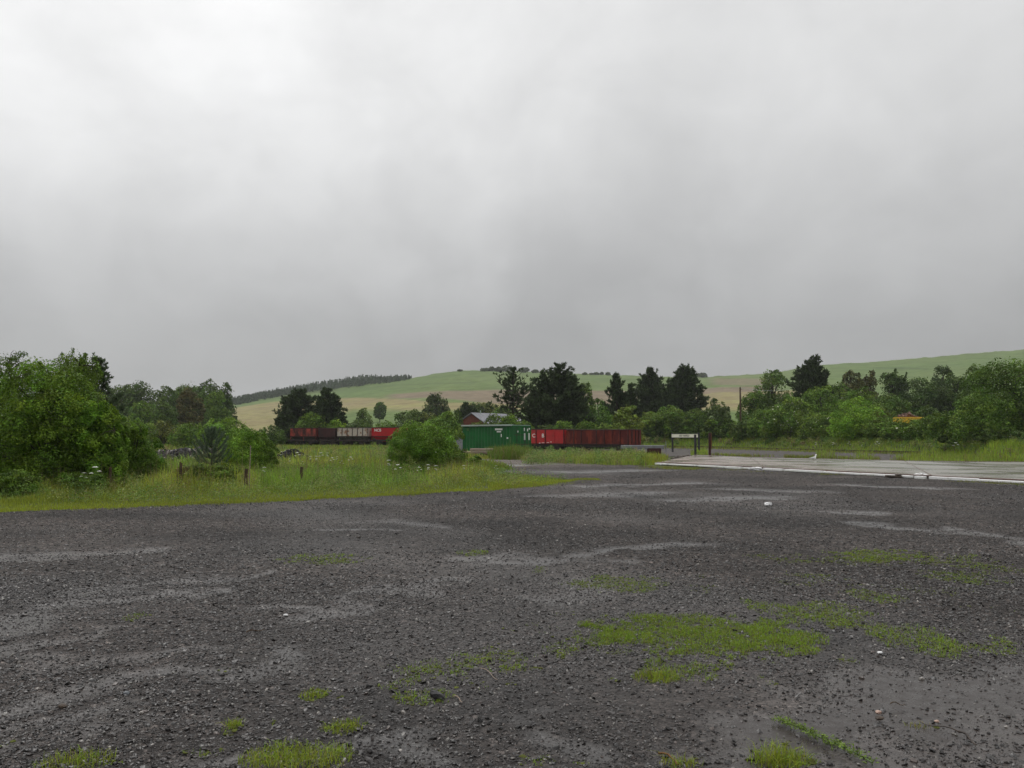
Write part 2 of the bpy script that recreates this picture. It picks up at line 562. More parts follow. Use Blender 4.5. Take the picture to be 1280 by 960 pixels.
# one sheet to the horizon, in fan shape
ds = np.concatenate([[-60, -20, 0.5], np.linspace(2, 140, 150), np.geomspace(142, 900, 330), np.linspace(915, 3000, 40)])
us = np.concatenate([np.linspace(-3, -0.8, 20)[:-1], np.linspace(-0.8, 0.8, 420), np.linspace(0.8, 3, 20)[1:]])
D, U = np.meshgrid(ds, us, indexing='ij')
wide = np.maximum(D, 25)
X = U * wide; Y = D
Z = T(X, np.maximum(Y, 1))
Z = np.where(Y < 140, Z - 0.035, Z - 0.0)
pxx, pyy = proj(X, np.maximum(Y, 2), Z)
# colours of the fields (albedo)
n_a = fbm(X / 60, Y / 60, 4, 1); n_b = fbm(X / 14, Y / 14, 3, 2); n_c = fbm(X / 4, Y / 4, 3, 3)
def C(*c): return np.array(c, float)
green1 = C(0.080, 0.128, 0.036); green2 = C(0.115, 0.150, 0.050); gold = C(0.205, 0.172, 0.085); pink = C(0.165, 0.125, 0.088)
dgreen = C(0.055, 0.085, 0.026); meadow = C(0.065, 0.10, 0.022)
t = n_a[..., None]
col = green1 * (1 - t) + green2 * t
def blend(col, c, k): return col * (1 - k[..., None]) + c * k[..., None]
wob = (n_a - 0.5) * 6 + (n_b - 0.5) * 2.5
yy = pyy + wob * 0.7
# photo bands, left and centre hill: line y of the top of the gold field and of the pinkish field
topg = np.interp(pxx, [230, 300, 360, 440, 500, 560, 620, 700, 800, 880, 960, 1030], [520, 508, 500, 497, 500, 503, 503, 512, 505, 490, 487, 489])
k = sst(-0.8, 0.8, yy - topg)
gbot = np.interp(pxx, [300, 400, 440, 640, 700, 880, 1000], [545, 530, 513, 513, 508, 512, 515])
k = k * sst(240, 262, pxx) * (1 - sst(985, 1010, pxx)) * (1 - sst(-3, 3, yy - gbot))
gm = blend(np.broadcast_to(gold, col.shape), C(0.19, 0.19, 0.07), np.clip((n_b - 0.35) * 1.6, 0, 0.7))
col = col * (1 - k[..., None]) + gm * k[..., None]
ptop = np.interp(pxx, [480, 560, 640, 760, 870, 900, 1000], [494, 489, 487, 489, 487, 484, 482])
pbot = np.interp(pxx, [480, 560, 640, 760, 870, 900, 1000], [499, 499, 506, 504, 494, 490, 488])
k = sst(-.7, .7, yy - ptop) * sst(-.7, .7, pbot - yy) * sst(478, 505, pxx + wob * 4) * (1 - sst(960, 975, pxx))
col = blend(col, pink, k * 0.9)
k = sst(-.7, .7, yy - 474) * sst(-.7, .7, 481 - yy) * sst(880, 900, pxx) * (1 - sst(955, 975, pxx))
col = blend(col, pink, k * 0.7)
# hedge lines, and terrace shadows painted into the hill colour as darker green
for (xa, ya, xb, yb, wd, st) in [(380, 492, 500, 481, .8, .6), (500, 481, 600, 478, .6, .5), (520, 473, 575, 470, .5, .5), (440, 487, 540, 484, .5, .5),
                                 (1090, 459.5, 1165, 461.5, .9, .9), (1035, 460, 1060, 460, .7, .6), (560, 488, 640, 484.5, .6, .5), (740, 473, 830, 476, .6, .4),
                                 (1190, 449, 1280, 446, .6, .3), (640, 477, 740, 474, .5, .35)]:
    yl = np.interp(pxx, [xa, xb], [ya, yb])
    k = np.exp(-((pyy - yl - (n_b - .5) * 1.5) / wd) ** 2) * sst(xa - 4, xa + 8, pxx) * (1 - sst(xb - 8, xb + 4, pxx)) * st * (Y > 250)
    col = blend(col, dgreen, k)
# foot of the hill and flat: meadow green
k = (1 - sst(135, 230, Y + (n_b - .5) * 60))
col = blend(col, np.broadcast_to(meadow, col.shape), k * 0.9)
k = (1 - sst(100, 135, Y))
soil = C(0.060, 0.068, 0.026)
col = blend(col, soil, k * 0.8)
col *= (0.75 + 0.5 * n_c)[..., None] * (0.85 + 0.3 * n_b)[..., None]
fc = grid_faces(len(ds), len(us))
ter = mk('ground', np.stack([X, Y, Z], -1), fc, M['hill'], colors=col.reshape(-1, 3), smooth=True)
tag(ter, kind='structure')

# ------------------------------------------------------------------ gravel yard
def capsule(x, y, ax, ay, bx, by, r):
    vx, vy = bx - ax, by - ay
    t_ = np.clip(((x - ax) * vx + (y - ay) * vy) / (vx * vx + vy * vy + 1e-9), 0, 1)
    dd = np.hypot(x - ax - t_ * vx, y - ay - t_ * vy)
    return np.clip(1.25 - dd / r, 0, 1)


WET = []
def wet(x1, y1, x2, y2, r, s=1.0):
    a = G(x1, y1); b = G(x2, y2)
    WET.append((float(a[0]), float(a[1]), float(b[0]), float(b[1]), r, s))
# wheel tracks and shallow pools where the photograph shows them
wet(-60, 700, 200, 690, .3, .7); wet(150, 735, 330, 715, .25, .7); wet(-40, 850, 100, 800, .2, .7); wet(-60, 810, 60, 772, .22); wet(60, 772, 150, 748, .25); wet(150, 748, 250, 738, .25)
wet(370, 765, 440, 755, .2, .9); wet(440, 755, 510, 742, .22); wet(510, 742, 575, 728, .22, .9)
wet(20, 885, 170, 850, .30, 1.1); wet(170, 850, 330, 830, .22, .7); wet(60, 835, 260, 800, .15, .6)
wet(250, 945, 430, 920, .20, .8); wet(380, 800, 330, 850, .22, .7); wet(0, 930, 120, 910, .25, .9)
wet(1000, 930, 1300, 900, .62, 1.25); wet(1150, 870, 1300, 850, .45, 1.1); wet(930, 960, 1150, 960, .35, 1.0); wet(880, 900, 1000, 905, .2, .8)
wet(600, 900, 740, 930, .22, .8); wet(930, 850, 1010, 862, .15, .5)
wet(730, 690, 850, 682, .35, 1.0); wet(580, 700, 720, 700, .35, .7); wet(640, 745, 720, 735, .3, .7)
wet(1100, 655, 1160, 662, .35, 1.); wet(1200, 668, 1262, 676, .35, 1.); wet(1060, 640, 1110, 643, .35, .8)
wet(920, 612, 1000, 614, .8, .8); wet(860, 625, 960, 622, .7, .7); wet(1050, 606, 1180, 611, .7, .9); wet(700, 620, 800, 616, .8, .7)
wet(730, 608, 860, 604, .8, .8); wet(480, 652, 560, 655, .4, .6); wet(400, 660, 500, 662, .3, .6)
wet(620, 583, 700, 579, 1.2, 1.3); wet(720, 590, 800, 588, 1.5, .9); wet(600, 580, 640, 581, .8, 1.0)


def wetness(x, y):
    w = np.zeros(np.shape(x))
    xn = x + (fbm(x * 1.3, y * 1.3, 3, 61) - .5) * 1.5
    yn = y + (fbm(x * 1.3, y * 1.3, 3, 71) - .5) * 1.5
    for a in WET:
        w = np.maximum(w, capsule(xn, yn, *a[:5]) * a[5])
    # worn wheel lines sweeping over the yard
    s = fbm(x * 0.18 + y * 0.10, y * 0.16 - x * 0.02, 3, 9)
    w = w + np.clip((s - 0.56) * 2.2, 0, 0.5)
    return w


WATER = -0.0143


def ground_h(x, y):
    w = wetness(x, y)
    fine = fbm(x * 9, y * 9, 3, 21) - 0.5
    mid = fbm(x * 1.1, y * 1.1, 3, 31) - 0.5
    dry = np.clip(1 - w, 0.12, 1)
    vf = fbm(x * 28, y * 28, 2, 27) - 0.5
    return mid * 0.018 + fine * 0.022 * dry + vf * 0.016 * np.clip(dry, .35, 1) - 0.016 * np.clip(w, 0, 1.2) + 0.006, w


gd = np.concatenate([[-3, 0, 1.5], np.geomspace(2.6, 82, 560)])
gu = np.concatenate([np.linspace(-6, -.95, 90), np.linspace(-0.9, 0.9, 620), np.linspace(.95, 6, 90)])
D, U = np.meshgrid(gd, gu, indexing='ij')
X = U * np.maximum(D, 3.0) ; Y = D.copy()
Hh, Wt = ground_h(X, Y)
jit = (fbm(X * 0.7, Y * 0.35, 4, 41) - 0.5)
ins = inpoly(X + jit * 1.6, Y + jit * (0.6 + 0.05 * Y), YARD)
fc = grid_faces(len(gd), len(gu))
keep = ins.ravel()[fc].all(1)
fc = fc[keep]
# drop unused vertices
used = np.zeros(X.size, bool); used[fc.ravel()] = True
idx = np.cumsum(used) - 1
V = np.stack([X, Y, Hh], -1).reshape(-1, 3)[used]
fc = idx[fc]
ng = fbm(X / 1.7, Y / 1.7, 4, 51).ravel()[used]
far = np.clip((V[:, 1] - 30) / 30, 0, 1)
wv = Wt.ravel()[used]
gcol = np.zeros((len(V), 3))
gcol[:] = (0.053, 0.045, 0.041)
gcol *= 1 + (ng[:, None] - 0.5) * 1.3
gcol += (ng[:, None] - 0.5) * C(0.009, 0.005, 0.003)
# brownish grit on the worn track in front of the container
tb = np.exp(-((V[:, 0] - 2.0) / 9) ** 2) * sst(40, 50, V[:, 1])
gcol = gcol * (1 - tb[:, None]) + C(0.125, 0.105, 0.088) * tb[:, None] * (0.7 + 0.6 * ng[:, None])
mg, t, b = new_mat('gravel')
a = N(t, 'ShaderNodeAttribute', attribute_name='tint')
a2 = N(t, 'ShaderNodeAttribute', attribute_name='wet')
geo = N(t, 'ShaderNodeNewGeometry')
def pos_noise(scale, det=4):
    nz = N(t, 'ShaderNodeTexNoise'); nz.inputs['Scale'].default_value = scale; nz.inputs['Detail'].default_value = det
    t.links.new(geo.outputs['Position'], nz.inputs['Vector']); return nz.outputs[0]
vo = N(t, 'ShaderNodeTexVoronoi'); vo.inputs['Scale'].default_value = 38
t.links.new(geo.outputs['Position'], vo.inputs['Vector'])
vo2 = N(t, 'ShaderNodeTexVoronoi'); vo2.inputs['Scale'].default_value = 14
t.links.new(geo.outputs['Position'], vo2.inputs['Vector'])
sp = N(t, 'ShaderNodeSeparateColor'); t.links.new(vo.outputs['Color'], sp.inputs[0])
sp2 = N(t, 'ShaderNodeSeparateColor'); t.links.new(vo2.outputs['Color'], sp2.inputs[0])
k1 = ramp(t, sp.outputs[0], [(0.0, 0.45), (0.6, 0.9), (0.92, 1.35), (1.0, 2.6)])
k2 = ramp(t, sp2.outputs[0], [(0.0, 0.55), (0.7, 1.0), (1.0, 1.7)])
kk = math_(t, 'MULTIPLY', k1, k2)
dampen = math_(t, 'MULTIPLY_ADD', a2.outputs['Fac'], -0.9, 1.0, clamp=True)
kk = mix(t, dampen, 0.72, kk, kind='FLOAT')
vm = N(t, 'ShaderNodeVectorMath', operation='SCALE')
t.links.new(a.outputs['Color'], vm.inputs[0]); t.links.new(kk, vm.inputs['Scale'])
t.links.new(vm.outputs[0], b.inputs['Base Color'])
rr = mix(t, a2.outputs['Fac'], 0.75, 0.30, kind='FLOAT')
t.links.new(rr, b.inputs['Roughness'])
t.links.new(mix(t, a2.outputs['Fac'], 0.14, 0.42, kind='FLOAT'), b.inputs['Specular IOR Level'])
h1 = math_(t, 'SUBTRACT', 1.0, vo.outputs['Distance'])
h2 = math_(t, 'SUBTRACT', 1.0, vo2.outputs['Distance'])
hh = math_(t, 'ADD', math_(t, 'MULTIPLY', h1, 0.012), math_(t, 'MULTIPLY', h2, 0.022))
hh = math_(t, 'ADD', hh, math_(t, 'MULTIPLY', pos_noise(60, 6), 0.020))
hh = math_(t, 'MULTIPLY', hh, math_(t, 'MULTIPLY_ADD', a2.outputs['Fac'], -0.8, 1.0, clamp=True))
bp = N(t, 'ShaderNodeBump'); bp.inputs['Strength'].default_value = 1.0; bp.inputs['Distance'].default_value = 1.5
t.links.new(hh, bp.inputs['Height']); t.links.new(bp.outputs[0], b.inputs['Normal'])
gy = mk('gravel_yard', V, fc, mg, colors=gcol, smooth=True)
at = gy.data.attributes.new('wet', 'FLOAT', 'POINT')
at.data.foreach_set('value', np.clip(wv, 0, 1).astype(np.float32))
tag(gy, kind='structure')

# rain water standing in the hollows, one level sheet just under the grit
mw, t, b = new_mat('rain_water')
b.inputs['Base Color'].default_value = (0.034, 0.028, 0.025, 1)
b.inputs['Roughness'].default_value = 0.10
b.inputs['Specular IOR Level'].default_value = 0.20
geo = N(t, 'ShaderNodeNewGeometry')
nz = N(t, 'ShaderNodeTexNoise'); nz.inputs['Scale'].default_value = 14; nz.inputs['Detail'].default_value = 3
t.links.new(geo.outputs['Position'], nz.inputs['Vector'])
bp = N(t, 'ShaderNodeBump'); bp.inputs['Strength'].default_value = 0.35; bp.inputs['Distance'].default_value = 0.01
t.links.new(nz.outputs[0], bp.inputs['Height']); t.links.new(bp.outputs[0], b.inputs['Normal'])
t.links.new(ramp(t, nz.outputs[0], [(0.35, 0.2), (0.7, 0.42)]), b.inputs['Roughness'])
wx = [(-22, 1), (22, 1), (24, 20), (16, 26), (14.2, 28.6), (10.2, 33.3), (7.6, 39), (6.3, 44.5), (3.6, 49), (1, 55), (-2, 55.5), (-3.6, 50), (-2.4, 45.5), (-1.4, 40.5), (-.3, 37), (1.0, 33.3), (3.4, 30.5), (1.6, 27.3), (0, 24.6), (-3.3, 21.6), (-5.6, 19.6), (-9.6, 17), (-14, 12)]
mk('puddle_water', [(x, y, WATER) for x, y in wx], [tuple(range(len(wx)))], mw)
tag(bpy.data.objects['puddle_water'], kind='structure')

# ------------------------------------------------------------------ loose stones
PHI = (1 + 5 ** .5) / 2
ICO = np.array([(-1, PHI, 0), (1, PHI, 0), (-1, -PHI, 0), (1, -PHI, 0), (0, -1, PHI), (0, 1, PHI), (0, -1, -PHI), (0, 1, -PHI), (PHI, 0, -1), (PHI, 0, 1), (-PHI, 0, -1), (-PHI, 0, 1)], float)
ICO /= np.linalg.norm(ICO[0])
ICF = np.array([(0, 11, 5), (0, 5, 1), (0, 1, 7), (0, 7, 10), (0, 10, 11), (1, 5, 9), (5, 11, 4), (11, 10, 2), (10, 7, 6), (7, 1, 8), (3, 9, 4), (3, 4, 2), (3, 2, 6), (3, 6, 8), (3, 8, 9), (4, 9, 5), (2, 4, 11), (6, 2, 10), (8, 6, 7), (9, 8, 1)])
OCT = np.array([(1, 0, 0), (-1, 0, 0), (0, 1, 0), (0, -1, 0), (0, 0, 1), (0, 0, -1)], float)
OCF = np.array([(0, 2, 4), (2, 1, 4), (1, 3, 4), (3, 0, 4), (2, 0, 5), (1, 2, 5), (3, 1, 5), (0, 3, 5)])


def rot_mats(rng, n, tilt=0.5):
    a = rng.uniform(0, 2 * np.pi, n); tx = rng.normal(0, tilt, n); ty = rng.normal(0, tilt, n)
    ca, sa = np.cos(a), np.sin(a); cx, sx = np.cos(tx), np.sin(tx); cy, sy = np.cos(ty), np.sin(ty)
    z = np.zeros(n); o = np.ones(n)
    Rz = np.stack([ca, -sa, z, sa, ca, z, z, z, o], -1).reshape(n, 3, 3)
    Rx = np.stack([o, z, z, z, cx, -sx, z, sx, cx], -1).reshape(n, 3, 3)
    Ry = np.stack([cy, z, sy, z, o, z, -sy, z, cy], -1).reshape(n, 3, 3)
    return Rz @ Rx @ Ry


def rocks(rng, P, size, base=ICO, F_=ICF, flat=0.55, tilt=0.5, rag=0.28):
    n = len(P); k = len(base)
    v = base[None] * (1 + rng.uniform(-rag, rag, (n, k, 1)))
    v = v * np.stack([size * rng.uniform(.75, 1.35, n), size * rng.uniform(.6, 1.0, n), size * flat * rng.uniform(.6, 1.3, n)], -1)[:, None, :]
    v = np.einsum('nij,nkj->nki', rot_mats(rng, n, tilt), v) + P[:, None, :]
    f = F_[None] + (np.arange(n) * k)[:, None, None]
    return v.reshape(-1, 3), f.reshape(-1, 3)


def stone_colors(rng, n):
    v = rng.uniform(0, 1, n)
    c = np.zeros((n, 3))
    g = 0.014 + 0.044 * rng.uniform(0, 1, n) ** 1.6
    g = g * 1.12
    c[:] = g[:, None] * C(1.0, 0.89, 0.85)
    k = v > 0.87; c[k] = g[k, None] * C(1.4, 1.08, .95)          # reddish burnt shale
    k = v > 0.94; c[k] = rng.uniform(0.07, 0.15, (k.sum(), 1)) * C(1.0, 0.93, 0.84)
    k = v > 0.993; c[k] = rng.uniform(0.16, 0.3, (k.sum(), 1)) * C(1.0, 0.92, 0.84)
    k = v < 0.25; c[k] *= 0.55
    return c


def scatter_yard(rng, n, d0, d1, p, wetcut):
    n = int(n * 1.3)
    u = rng.uniform(-0.94, 0.94, n)
    q = rng.uniform(0, 1, n)
    y = (d0 ** p + q * (d1 ** p - d0 ** p)) ** (1 / p)
    x = u * y
    k = inpoly(x, y, YARD) & (y < gravel_edge_y(x) - 0.1) | (inpoly(x, y, YARD) & (x > float(GE[-1][0])))
    x, y = x[k], y[k]
    h, w = ground_h(x, y)
    dens = fbm(x * .8, y * .8, 3, 91)
    pr = np.clip(1.1 - wetcut * w, 0.05, 1) * np.clip(0.45 + 1.3 * (dens - 0.3), 0.15, 1)
    k = rng.uniform(0, 1, len(x)) < pr
    return x[k], y[k], h[k], w[k]


rng = np.random.default_rng(5)
vs, fs, cs = [], [], []
off = 0
for n, d0, d1, p, s0, s1, base, F_ in [(170000, 3.0, 9, 1.3, .0022, .0065, OCT, OCF), (130000, 3.0, 9.5, 1.4, .005, .014, ICO, ICF), (16000, 3.0, 12, 1.3, .011, .024, ICO, ICF),
                                       (130000, 8, 20, 1.0, .007, .020, OCT, OCF), (90000, 18, 46, 1.0, .012, .030, OCT, OCF)]:
    x, y, h, w = scatter_yard(rng, n, d0, d1, p, 0.52)
    sz = s0 + (s1 - s0) * rng.uniform(0, 1, len(x)) ** 2.2
    zb = np.maximum(h, WATER - sz * 0.3) + sz * 0.12
    v, f = rocks(rng, np.stack([x, y, zb], -1), sz, base, F_)
    c = np.repeat(stone_colors(rng, len(x)), len(base), 0)
    vs.append(v); fs.append(f + off); cs.append(c); off += len(v)
st = mk('loose_gravel', np.concatenate(vs), np.concatenate(fs), M['stone'], colors=np.concatenate(cs))
tag(st, 'loose wet dark stones and grit covering the yard', 'gravel', kind='stuff')


# ------------------------------------------------------------------ grass
def blades(rng, x, y, z, hgt, wid, col, lean=0.35, seg=2):
    n = len(x)
    a = rng.uniform(0, 2 * np.pi, n)
    dx, dy = np.cos(a), np.sin(a)
    la = rng.uniform(0, 2 * np.pi, n); ln = np.abs(rng.normal(0, lean, n))
    lx, ly = np.cos(la) * ln, np.sin(la) * ln
    b = np.stack([x, y, z], -1)
    w = np.stack([dx, dy, dx * 0], -1) * wid[:, None] / 2
    m = b + np.stack([lx * hgt * .35, ly * hgt * .35, hgt * .55], -1)
    tp = b + np.stack([lx * hgt, ly * hgt, hgt * np.clip(1 - ln * .35, .4, 1)], -1)
    v = np.stack([b - w, b + w, m - w * .7, m + w * .7, tp], 1)
    o = (np.arange(n) * 5)[:, None]
    f = np.concatenate([o + np.array([[0, 1, 3]]), o + np.array([[0, 3, 2]]), o + np.array([[2, 3, 4]])])
    k = np.array([.75, .75, 1.0, 1.0, 1.12])
    c = np.repeat(col, 5, 0).reshape(n, 5, 3)
    return v.reshape(-1, 3), f, c.reshape(-1, 3)


class Bag:
    def __init__(s): s.v = []; s.f = []; s.c = []; s.o = 0
    def add(s, v, f, c):
        s.v.append(v); s.f.append(f + s.o); s.c.append(c); s.o += len(v)
    def build(s, name, mat, parent=None, smooth=False):
        return mk(name, np.concatenate(s.v), np.concatenate(s.f), mat, parent, colors=np.concatenate(s.c), smooth=smooth)


GRASS_GAIN = np.array([1.95, 1.85, 1.2])
def gcolor(rng, n, x, y, base=(0.085, 0.135, 0.025), dryp=0.15):
    b = np.array(base) * GRASS_GAIN
    t = fbm(x / 2.5, y / 2.5, 3, 77)[:, None]
    c = b * (0.7 + 0.75 * t) * rng.uniform(.7, 1.3, (n, 1))
    c[:, 0] *= rng.uniform(.85, 1.25, n)
    k = rng.uniform(0, 1, n) < dryp
    c[k] = np.array([0.20, 0.16, 0.075]) * rng.uniform(.6, 1.2, (k.sum(), 1))
    return c


def px_scatter(rng, n, x0, x1, y0, y1):
    px = rng.uniform(x0, x1, n); py = rng.uniform(y0, y1, n)
    x, y = G(px, py)
    return px, py, x, y


SLABPOLY = [tuple(map(float, G(x, y))) for x, y in [(795, 575), (870, 567.5), (1020, 570), (1140, 575), (1500, 577), (1500, 618), (1280, 605), (830, 586)]]
# left meadow, tall
rng = np.random.default_rng(21)
bag = Bag()
px, py, x, y = px_scatter(rng, 240000, -330, 735, 554, 650)
inside = inpoly(x, y, YARD)
dist = y - gravel_edge_y(x)
k = ~inside & (dist > -0.3) & (y < 118) & ((px < 545) | (fbm(x / 1.1, y / 1.6, 3, 88) > .12 + np.clip((px - 545) / 70, 0, 1) * .33 + np.clip(px - 600, 0, 200) / 900))
x, y, px, py, dist = x[k], y[k], px[k], py[k], dist[k]
tall = sst(2.2, 7.0, dist) * (1 - sst(560, 640, px) * 0.65)
clump = fbm(x / 1.6, y / 1.6, 3, 81)
big = fbm(x / 5, y / 5, 3, 82)
hg = (0.06 + tall * (0.04 + 1.5 * np.clip(clump - .25, 0, 1) * (.45 + big))) * rng.uniform(.45, 1.3, len(x))
hg = np.where(y > 50, hg * 0.75, hg)
wd = np.maximum(0.006, y * 0.00055)
c = gcolor(rng, len(x), x, y, (0.085, 0.135, 0.025), 0.12)
c = c * (1 + (fbm(x / .7, y / .7, 2, 84)[:, None] - .5) * 1.3) * np.where(big[:, None] > .52, C(1.35, 1.12, 1.3), C(.85, 1.0, .9))
sh = (1 - tall)[:, None]
c = c * (1 - sh) + (C(0.23, 0.28, 0.030) * rng.uniform(.6, 1.3, (len(x), 1))) * sh
v, f, cc = blades(rng, x, y, T(x, y) * 1.0 - 0.03, hg, wd, c, lean=.55)
bag.add(v, f, cc)
# seed heads: thin straw stalks
k = rng.uniform(0, 1, len(x)) < 0.05 * (tall > .6)
v, f, cc = blades(rng, x[k], y[k], x[k] * 0 - .03, hg[k] * 1.5 + .1, wd[k] * .7, np.tile(C(.22, .19, .10), (k.sum(), 1)) * rng.uniform(.6, 1.2, (k.sum(), 1)), lean=.2)
bag.add(v, f, cc)
# short fringe where the grass creeps over the gravel edge
n = 30000
ex = rng.uniform(-22, 3.2, n); ey = gravel_edge_y(ex) + rng.normal(0, .28, n) + (fbm(ex * 1.5, ex * 0, 3, 4) - .5) * 1.0
v, f, cc = blades(rng, ex, ey, ex * 0 - .01, rng.uniform(.03, .10, n), np.full(n, .009), gcolor(rng, n, ex, ey, (0.11, 0.15, 0.026), .12))
bag.add(v, f, cc)
# broad-leaved weeds mixed into the long grass
def weeds(bag, wx0, wy0, hs=(.25, .75)):
    for j in range(len(wx0)):
        m = 90; r = rng.uniform(.2, .6); hh_ = rng.uniform(*hs); z0 = float(T(wx0[j], wy0[j]))
        P = np.stack([wx0[j] + rng.normal(0, r * .5, m), wy0[j] + rng.normal(0, r * .5, m), np.zeros(m)], 1)
        P[:, 2] = z0 + hh_ * rng.uniform(.1, 1, m) * np.exp(-((P[:, 0] - wx0[j]) ** 2 + (P[:, 1] - wy0[j]) ** 2) / (r * r))
        nr_ = rng.normal(0, .5, (m, 3)) + [0, 0, .9]; nr_ /= np.linalg.norm(nr_, axis=1, keepdims=True)
        b_ = [(.075, .135, .03), (.10, .16, .035), (.06, .11, .028), (.17, .19, .06), (.13, .11, .05)][rng.integers(0, 5)]
        ls_ = max(.045, wy0[j] * .0019)
        t_ = rng.normal(size=(m, 3)); t_ -= (t_ * nr_).sum(1, keepdims=True) * nr_; t_ /= np.linalg.norm(t_, axis=1, keepdims=True); bb = np.cross(nr_, t_)
        vv = np.stack([P - t_ * ls_ * .6, P + bb * ls_ * .4, P + t_ * ls_ * .6], 1).reshape(-1, 3)
        bag.add(vv, np.arange(m * 3).reshape(-1, 3), np.repeat(C(*b_) * 1.45 * rng.uniform(.5, 1.5, (m, 1)), 3, 0))
qx, qy = rng.uniform(-60, 730, 1700), rng.uniform(556, 628, 1700)
wx0, wy0 = G(qx, qy)
k = ~inpoly(wx0, wy0, YARD) & (wy0 - gravel_edge_y(wx0) > 1.2) & (wy0 < 110)
weeds(bag, wx0[k], wy0[k])
tag(bag.build('meadow_grass', M['grass']), 'long wet green grass growing left of the gravel yard', 'grass', kind='stuff')

# long grass in front of the right-hand wagons, grass tongue beside the yard, bank behind the track, slab weeds
bag = Bag()
def grass_area(n, x0, x1, y0, y1, h0, h1, poly=None, base=(0.10, 0.15, 0.028), dry=.12, edge=None):
    px, py, x, y = px_scatter(rng, n, x0, x1, y0, y1)
    if poly is not None:
        k = inpoly(px + rng.normal(0, 6, n), py + rng.normal(0, .9, n), poly)
        x, y = x[k], y[k]
    cl = fbm(x / 1.3, y / 1.3, 3, 83); cl = np.clip((cl - .25) * 2, 0, 1.3) * rng.uniform(.3, 1, len(x))
    hg = (h0 + (h1 - h0) * cl) * rng.uniform(.6, 1.3, len(x))
    v, f, cc = blades(rng, x, y, T(x, y) - .03, hg, np.maximum(.007, y * .0006), gcolor(rng, len(x), x, y, base, dry))
    bag.add(v, f, cc)
grass_area(16000, 650, 815, 569, 582, .30, .75, [(655, 573), (800, 568), (812, 576), (800, 582), (740, 580), (655, 576)], (0.095, 0.14, 0.030))
grass_area(9000, 610, 665, 566, 575, .5, 1.1, [(612, 566), (665, 566), (662, 575), (612, 574)], (0.05, 0.085, 0.02))
grass_area(14000, 610, 735, 592, 612, .04, .12, [(600, 593), (680, 596), (735, 601), (690, 607), (600, 612)], (0.11, 0.15, 0.026))
grass_area(9000, 565, 640, 577, 592, .12, .5, [(565, 577), (610, 579), (640, 586), (610, 591), (565, 592)], (0.075, 0.12, 0.025))
grass_area(6000, 560, 665, 570, 574, .1, .35, None, (0.11, 0.14, 0.035))
grass_area(6000, 790, 960, 575, 588, .03, .12, [(795, 578), (830, 583), (900, 588), (800, 587)], (0.09, 0.11, 0.028))
grass_area(5000, 795, 835, 567, 581, .2, .6, [(795, 568), (830, 572), (825, 580), (797, 580)], (0.10, 0.13, 0.025))
grass_area(2500, 1020, 1120, 562, 574, .3, .8, [(1022, 566), (1036, 564), (1040, 574), (1022, 574)], (0.09, 0.14, 0.03))
grass_area(2500, 1050, 1120, 562, 576, .3, .8, [(1073, 569), (1084, 569), (1084, 576), (1076, 576)], (0.09, 0.14, 0.03))
grass_area(2500, 863, 885, 563, 570, .3, .6, [(872, 564), (882, 564), (882, 570), (872, 570)], (0.10, 0.16, 0.03))
grass_area(15000, 1100, 1500, 566, 577, .2, .6, [(1120, 572), (1160, 568), (1500, 571), (1500, 577), (1140, 577.5)], (0.095, 0.145, 0.03))
# bank
n = 42000
uu = rng.uniform(0.145, 0.85, n)
dd = edge_d(uu) + rng.uniform(0, 1, n) ** 0.8 * 16 - .5
x, y = uu * dd, dd
v, f, cc = blades(rng, x, y, T(x, y) - .03, rng.uniform(.15, .55, n) * (.5 + fbm(x / 2, y / 2, 3, 8)), y * .0007, gcolor(rng, n, x, y, (0.10, 0.155, 0.028), .06))
bag.add(v, f, cc)
# pasture behind the left-hand wagons
n = 20000
uu = rng.uniform(-0.62, 0.03, n); dd = rng.uniform(105, 150, n)
x, y = uu * dd, dd
v, f, cc = blades(rng, x, y, T(x, y) - .03, rng.uniform(.25, .6, n), y * .0008, gcolor(rng, n, x, y, (0.085, 0.13, 0.03), .08))
bag.add(v, f, cc)
n = 5000; qx = rng.uniform(800, 1150, n); qy = np.interp(qx, [800, 880, 1000, 1150], [558.6, 559.4, 563, 567]) + np.abs(rng.normal(0, .9, n)); x, y = G(qx, qy)
v, f, cc = blades(rng, x, y, x * 0 - .02, rng.uniform(.08, .35, n), y * .0006, gcolor(rng, n, x, y, (0.08, 0.115, 0.026), .2)); bag.add(v, f, cc)
n = 5000; qx = rng.uniform(868, 1140, n); qy = np.interp(qx, [868, 936, 1130], [568.2, 571.2, 575.8]) - np.abs(rng.normal(0, .5, n)); x, y = G(qx, qy)
k = fbm(x * .9, y * .9, 2, 5) > .5; x, y = x[k], y[k]
v, f, cc = blades(rng, x, y, x * 0 - .02, rng.uniform(.08, .35, len(x)), y * .0006, gcolor(rng, len(x), x, y, (0.08, 0.115, 0.026), .2)); bag.add(v, f, cc)
n = 3000; qx = rng.uniform(830, 1280, n); qy = np.interp(qx, [830, 958, 1166, 1280], [584, 590, 600, 606]) + rng.normal(0, .8, n); x, y = G(qx, qy)
k = fbm(x * .9, y * .9, 2, 6) > .52; x, y = x[k], y[k]
v, f, cc = blades(rng, x, y, x * 0 - .01, rng.uniform(.03, .10, len(x)), y * .0005, gcolor(rng, len(x), x, y, (0.08, 0.105, 0.026), .2)); bag.add(v, f, cc)
qx, qy = rng.uniform(655, 805, 260), rng.uniform(571, 581, 260); wx0, wy0 = G(qx, qy); weeds(bag, wx0, wy0, (.3, 1.0))
uu = rng.uniform(.15, .66, 420); dd = edge_d(uu) + rng.uniform(2, 12, 420); weeds(bag, uu * dd, dd, (.3, .9))
tag(bag.build('rough_grass', M['grass']), 'rough green grass along the sidings, bank and slab edges', 'grass', kind='stuff')

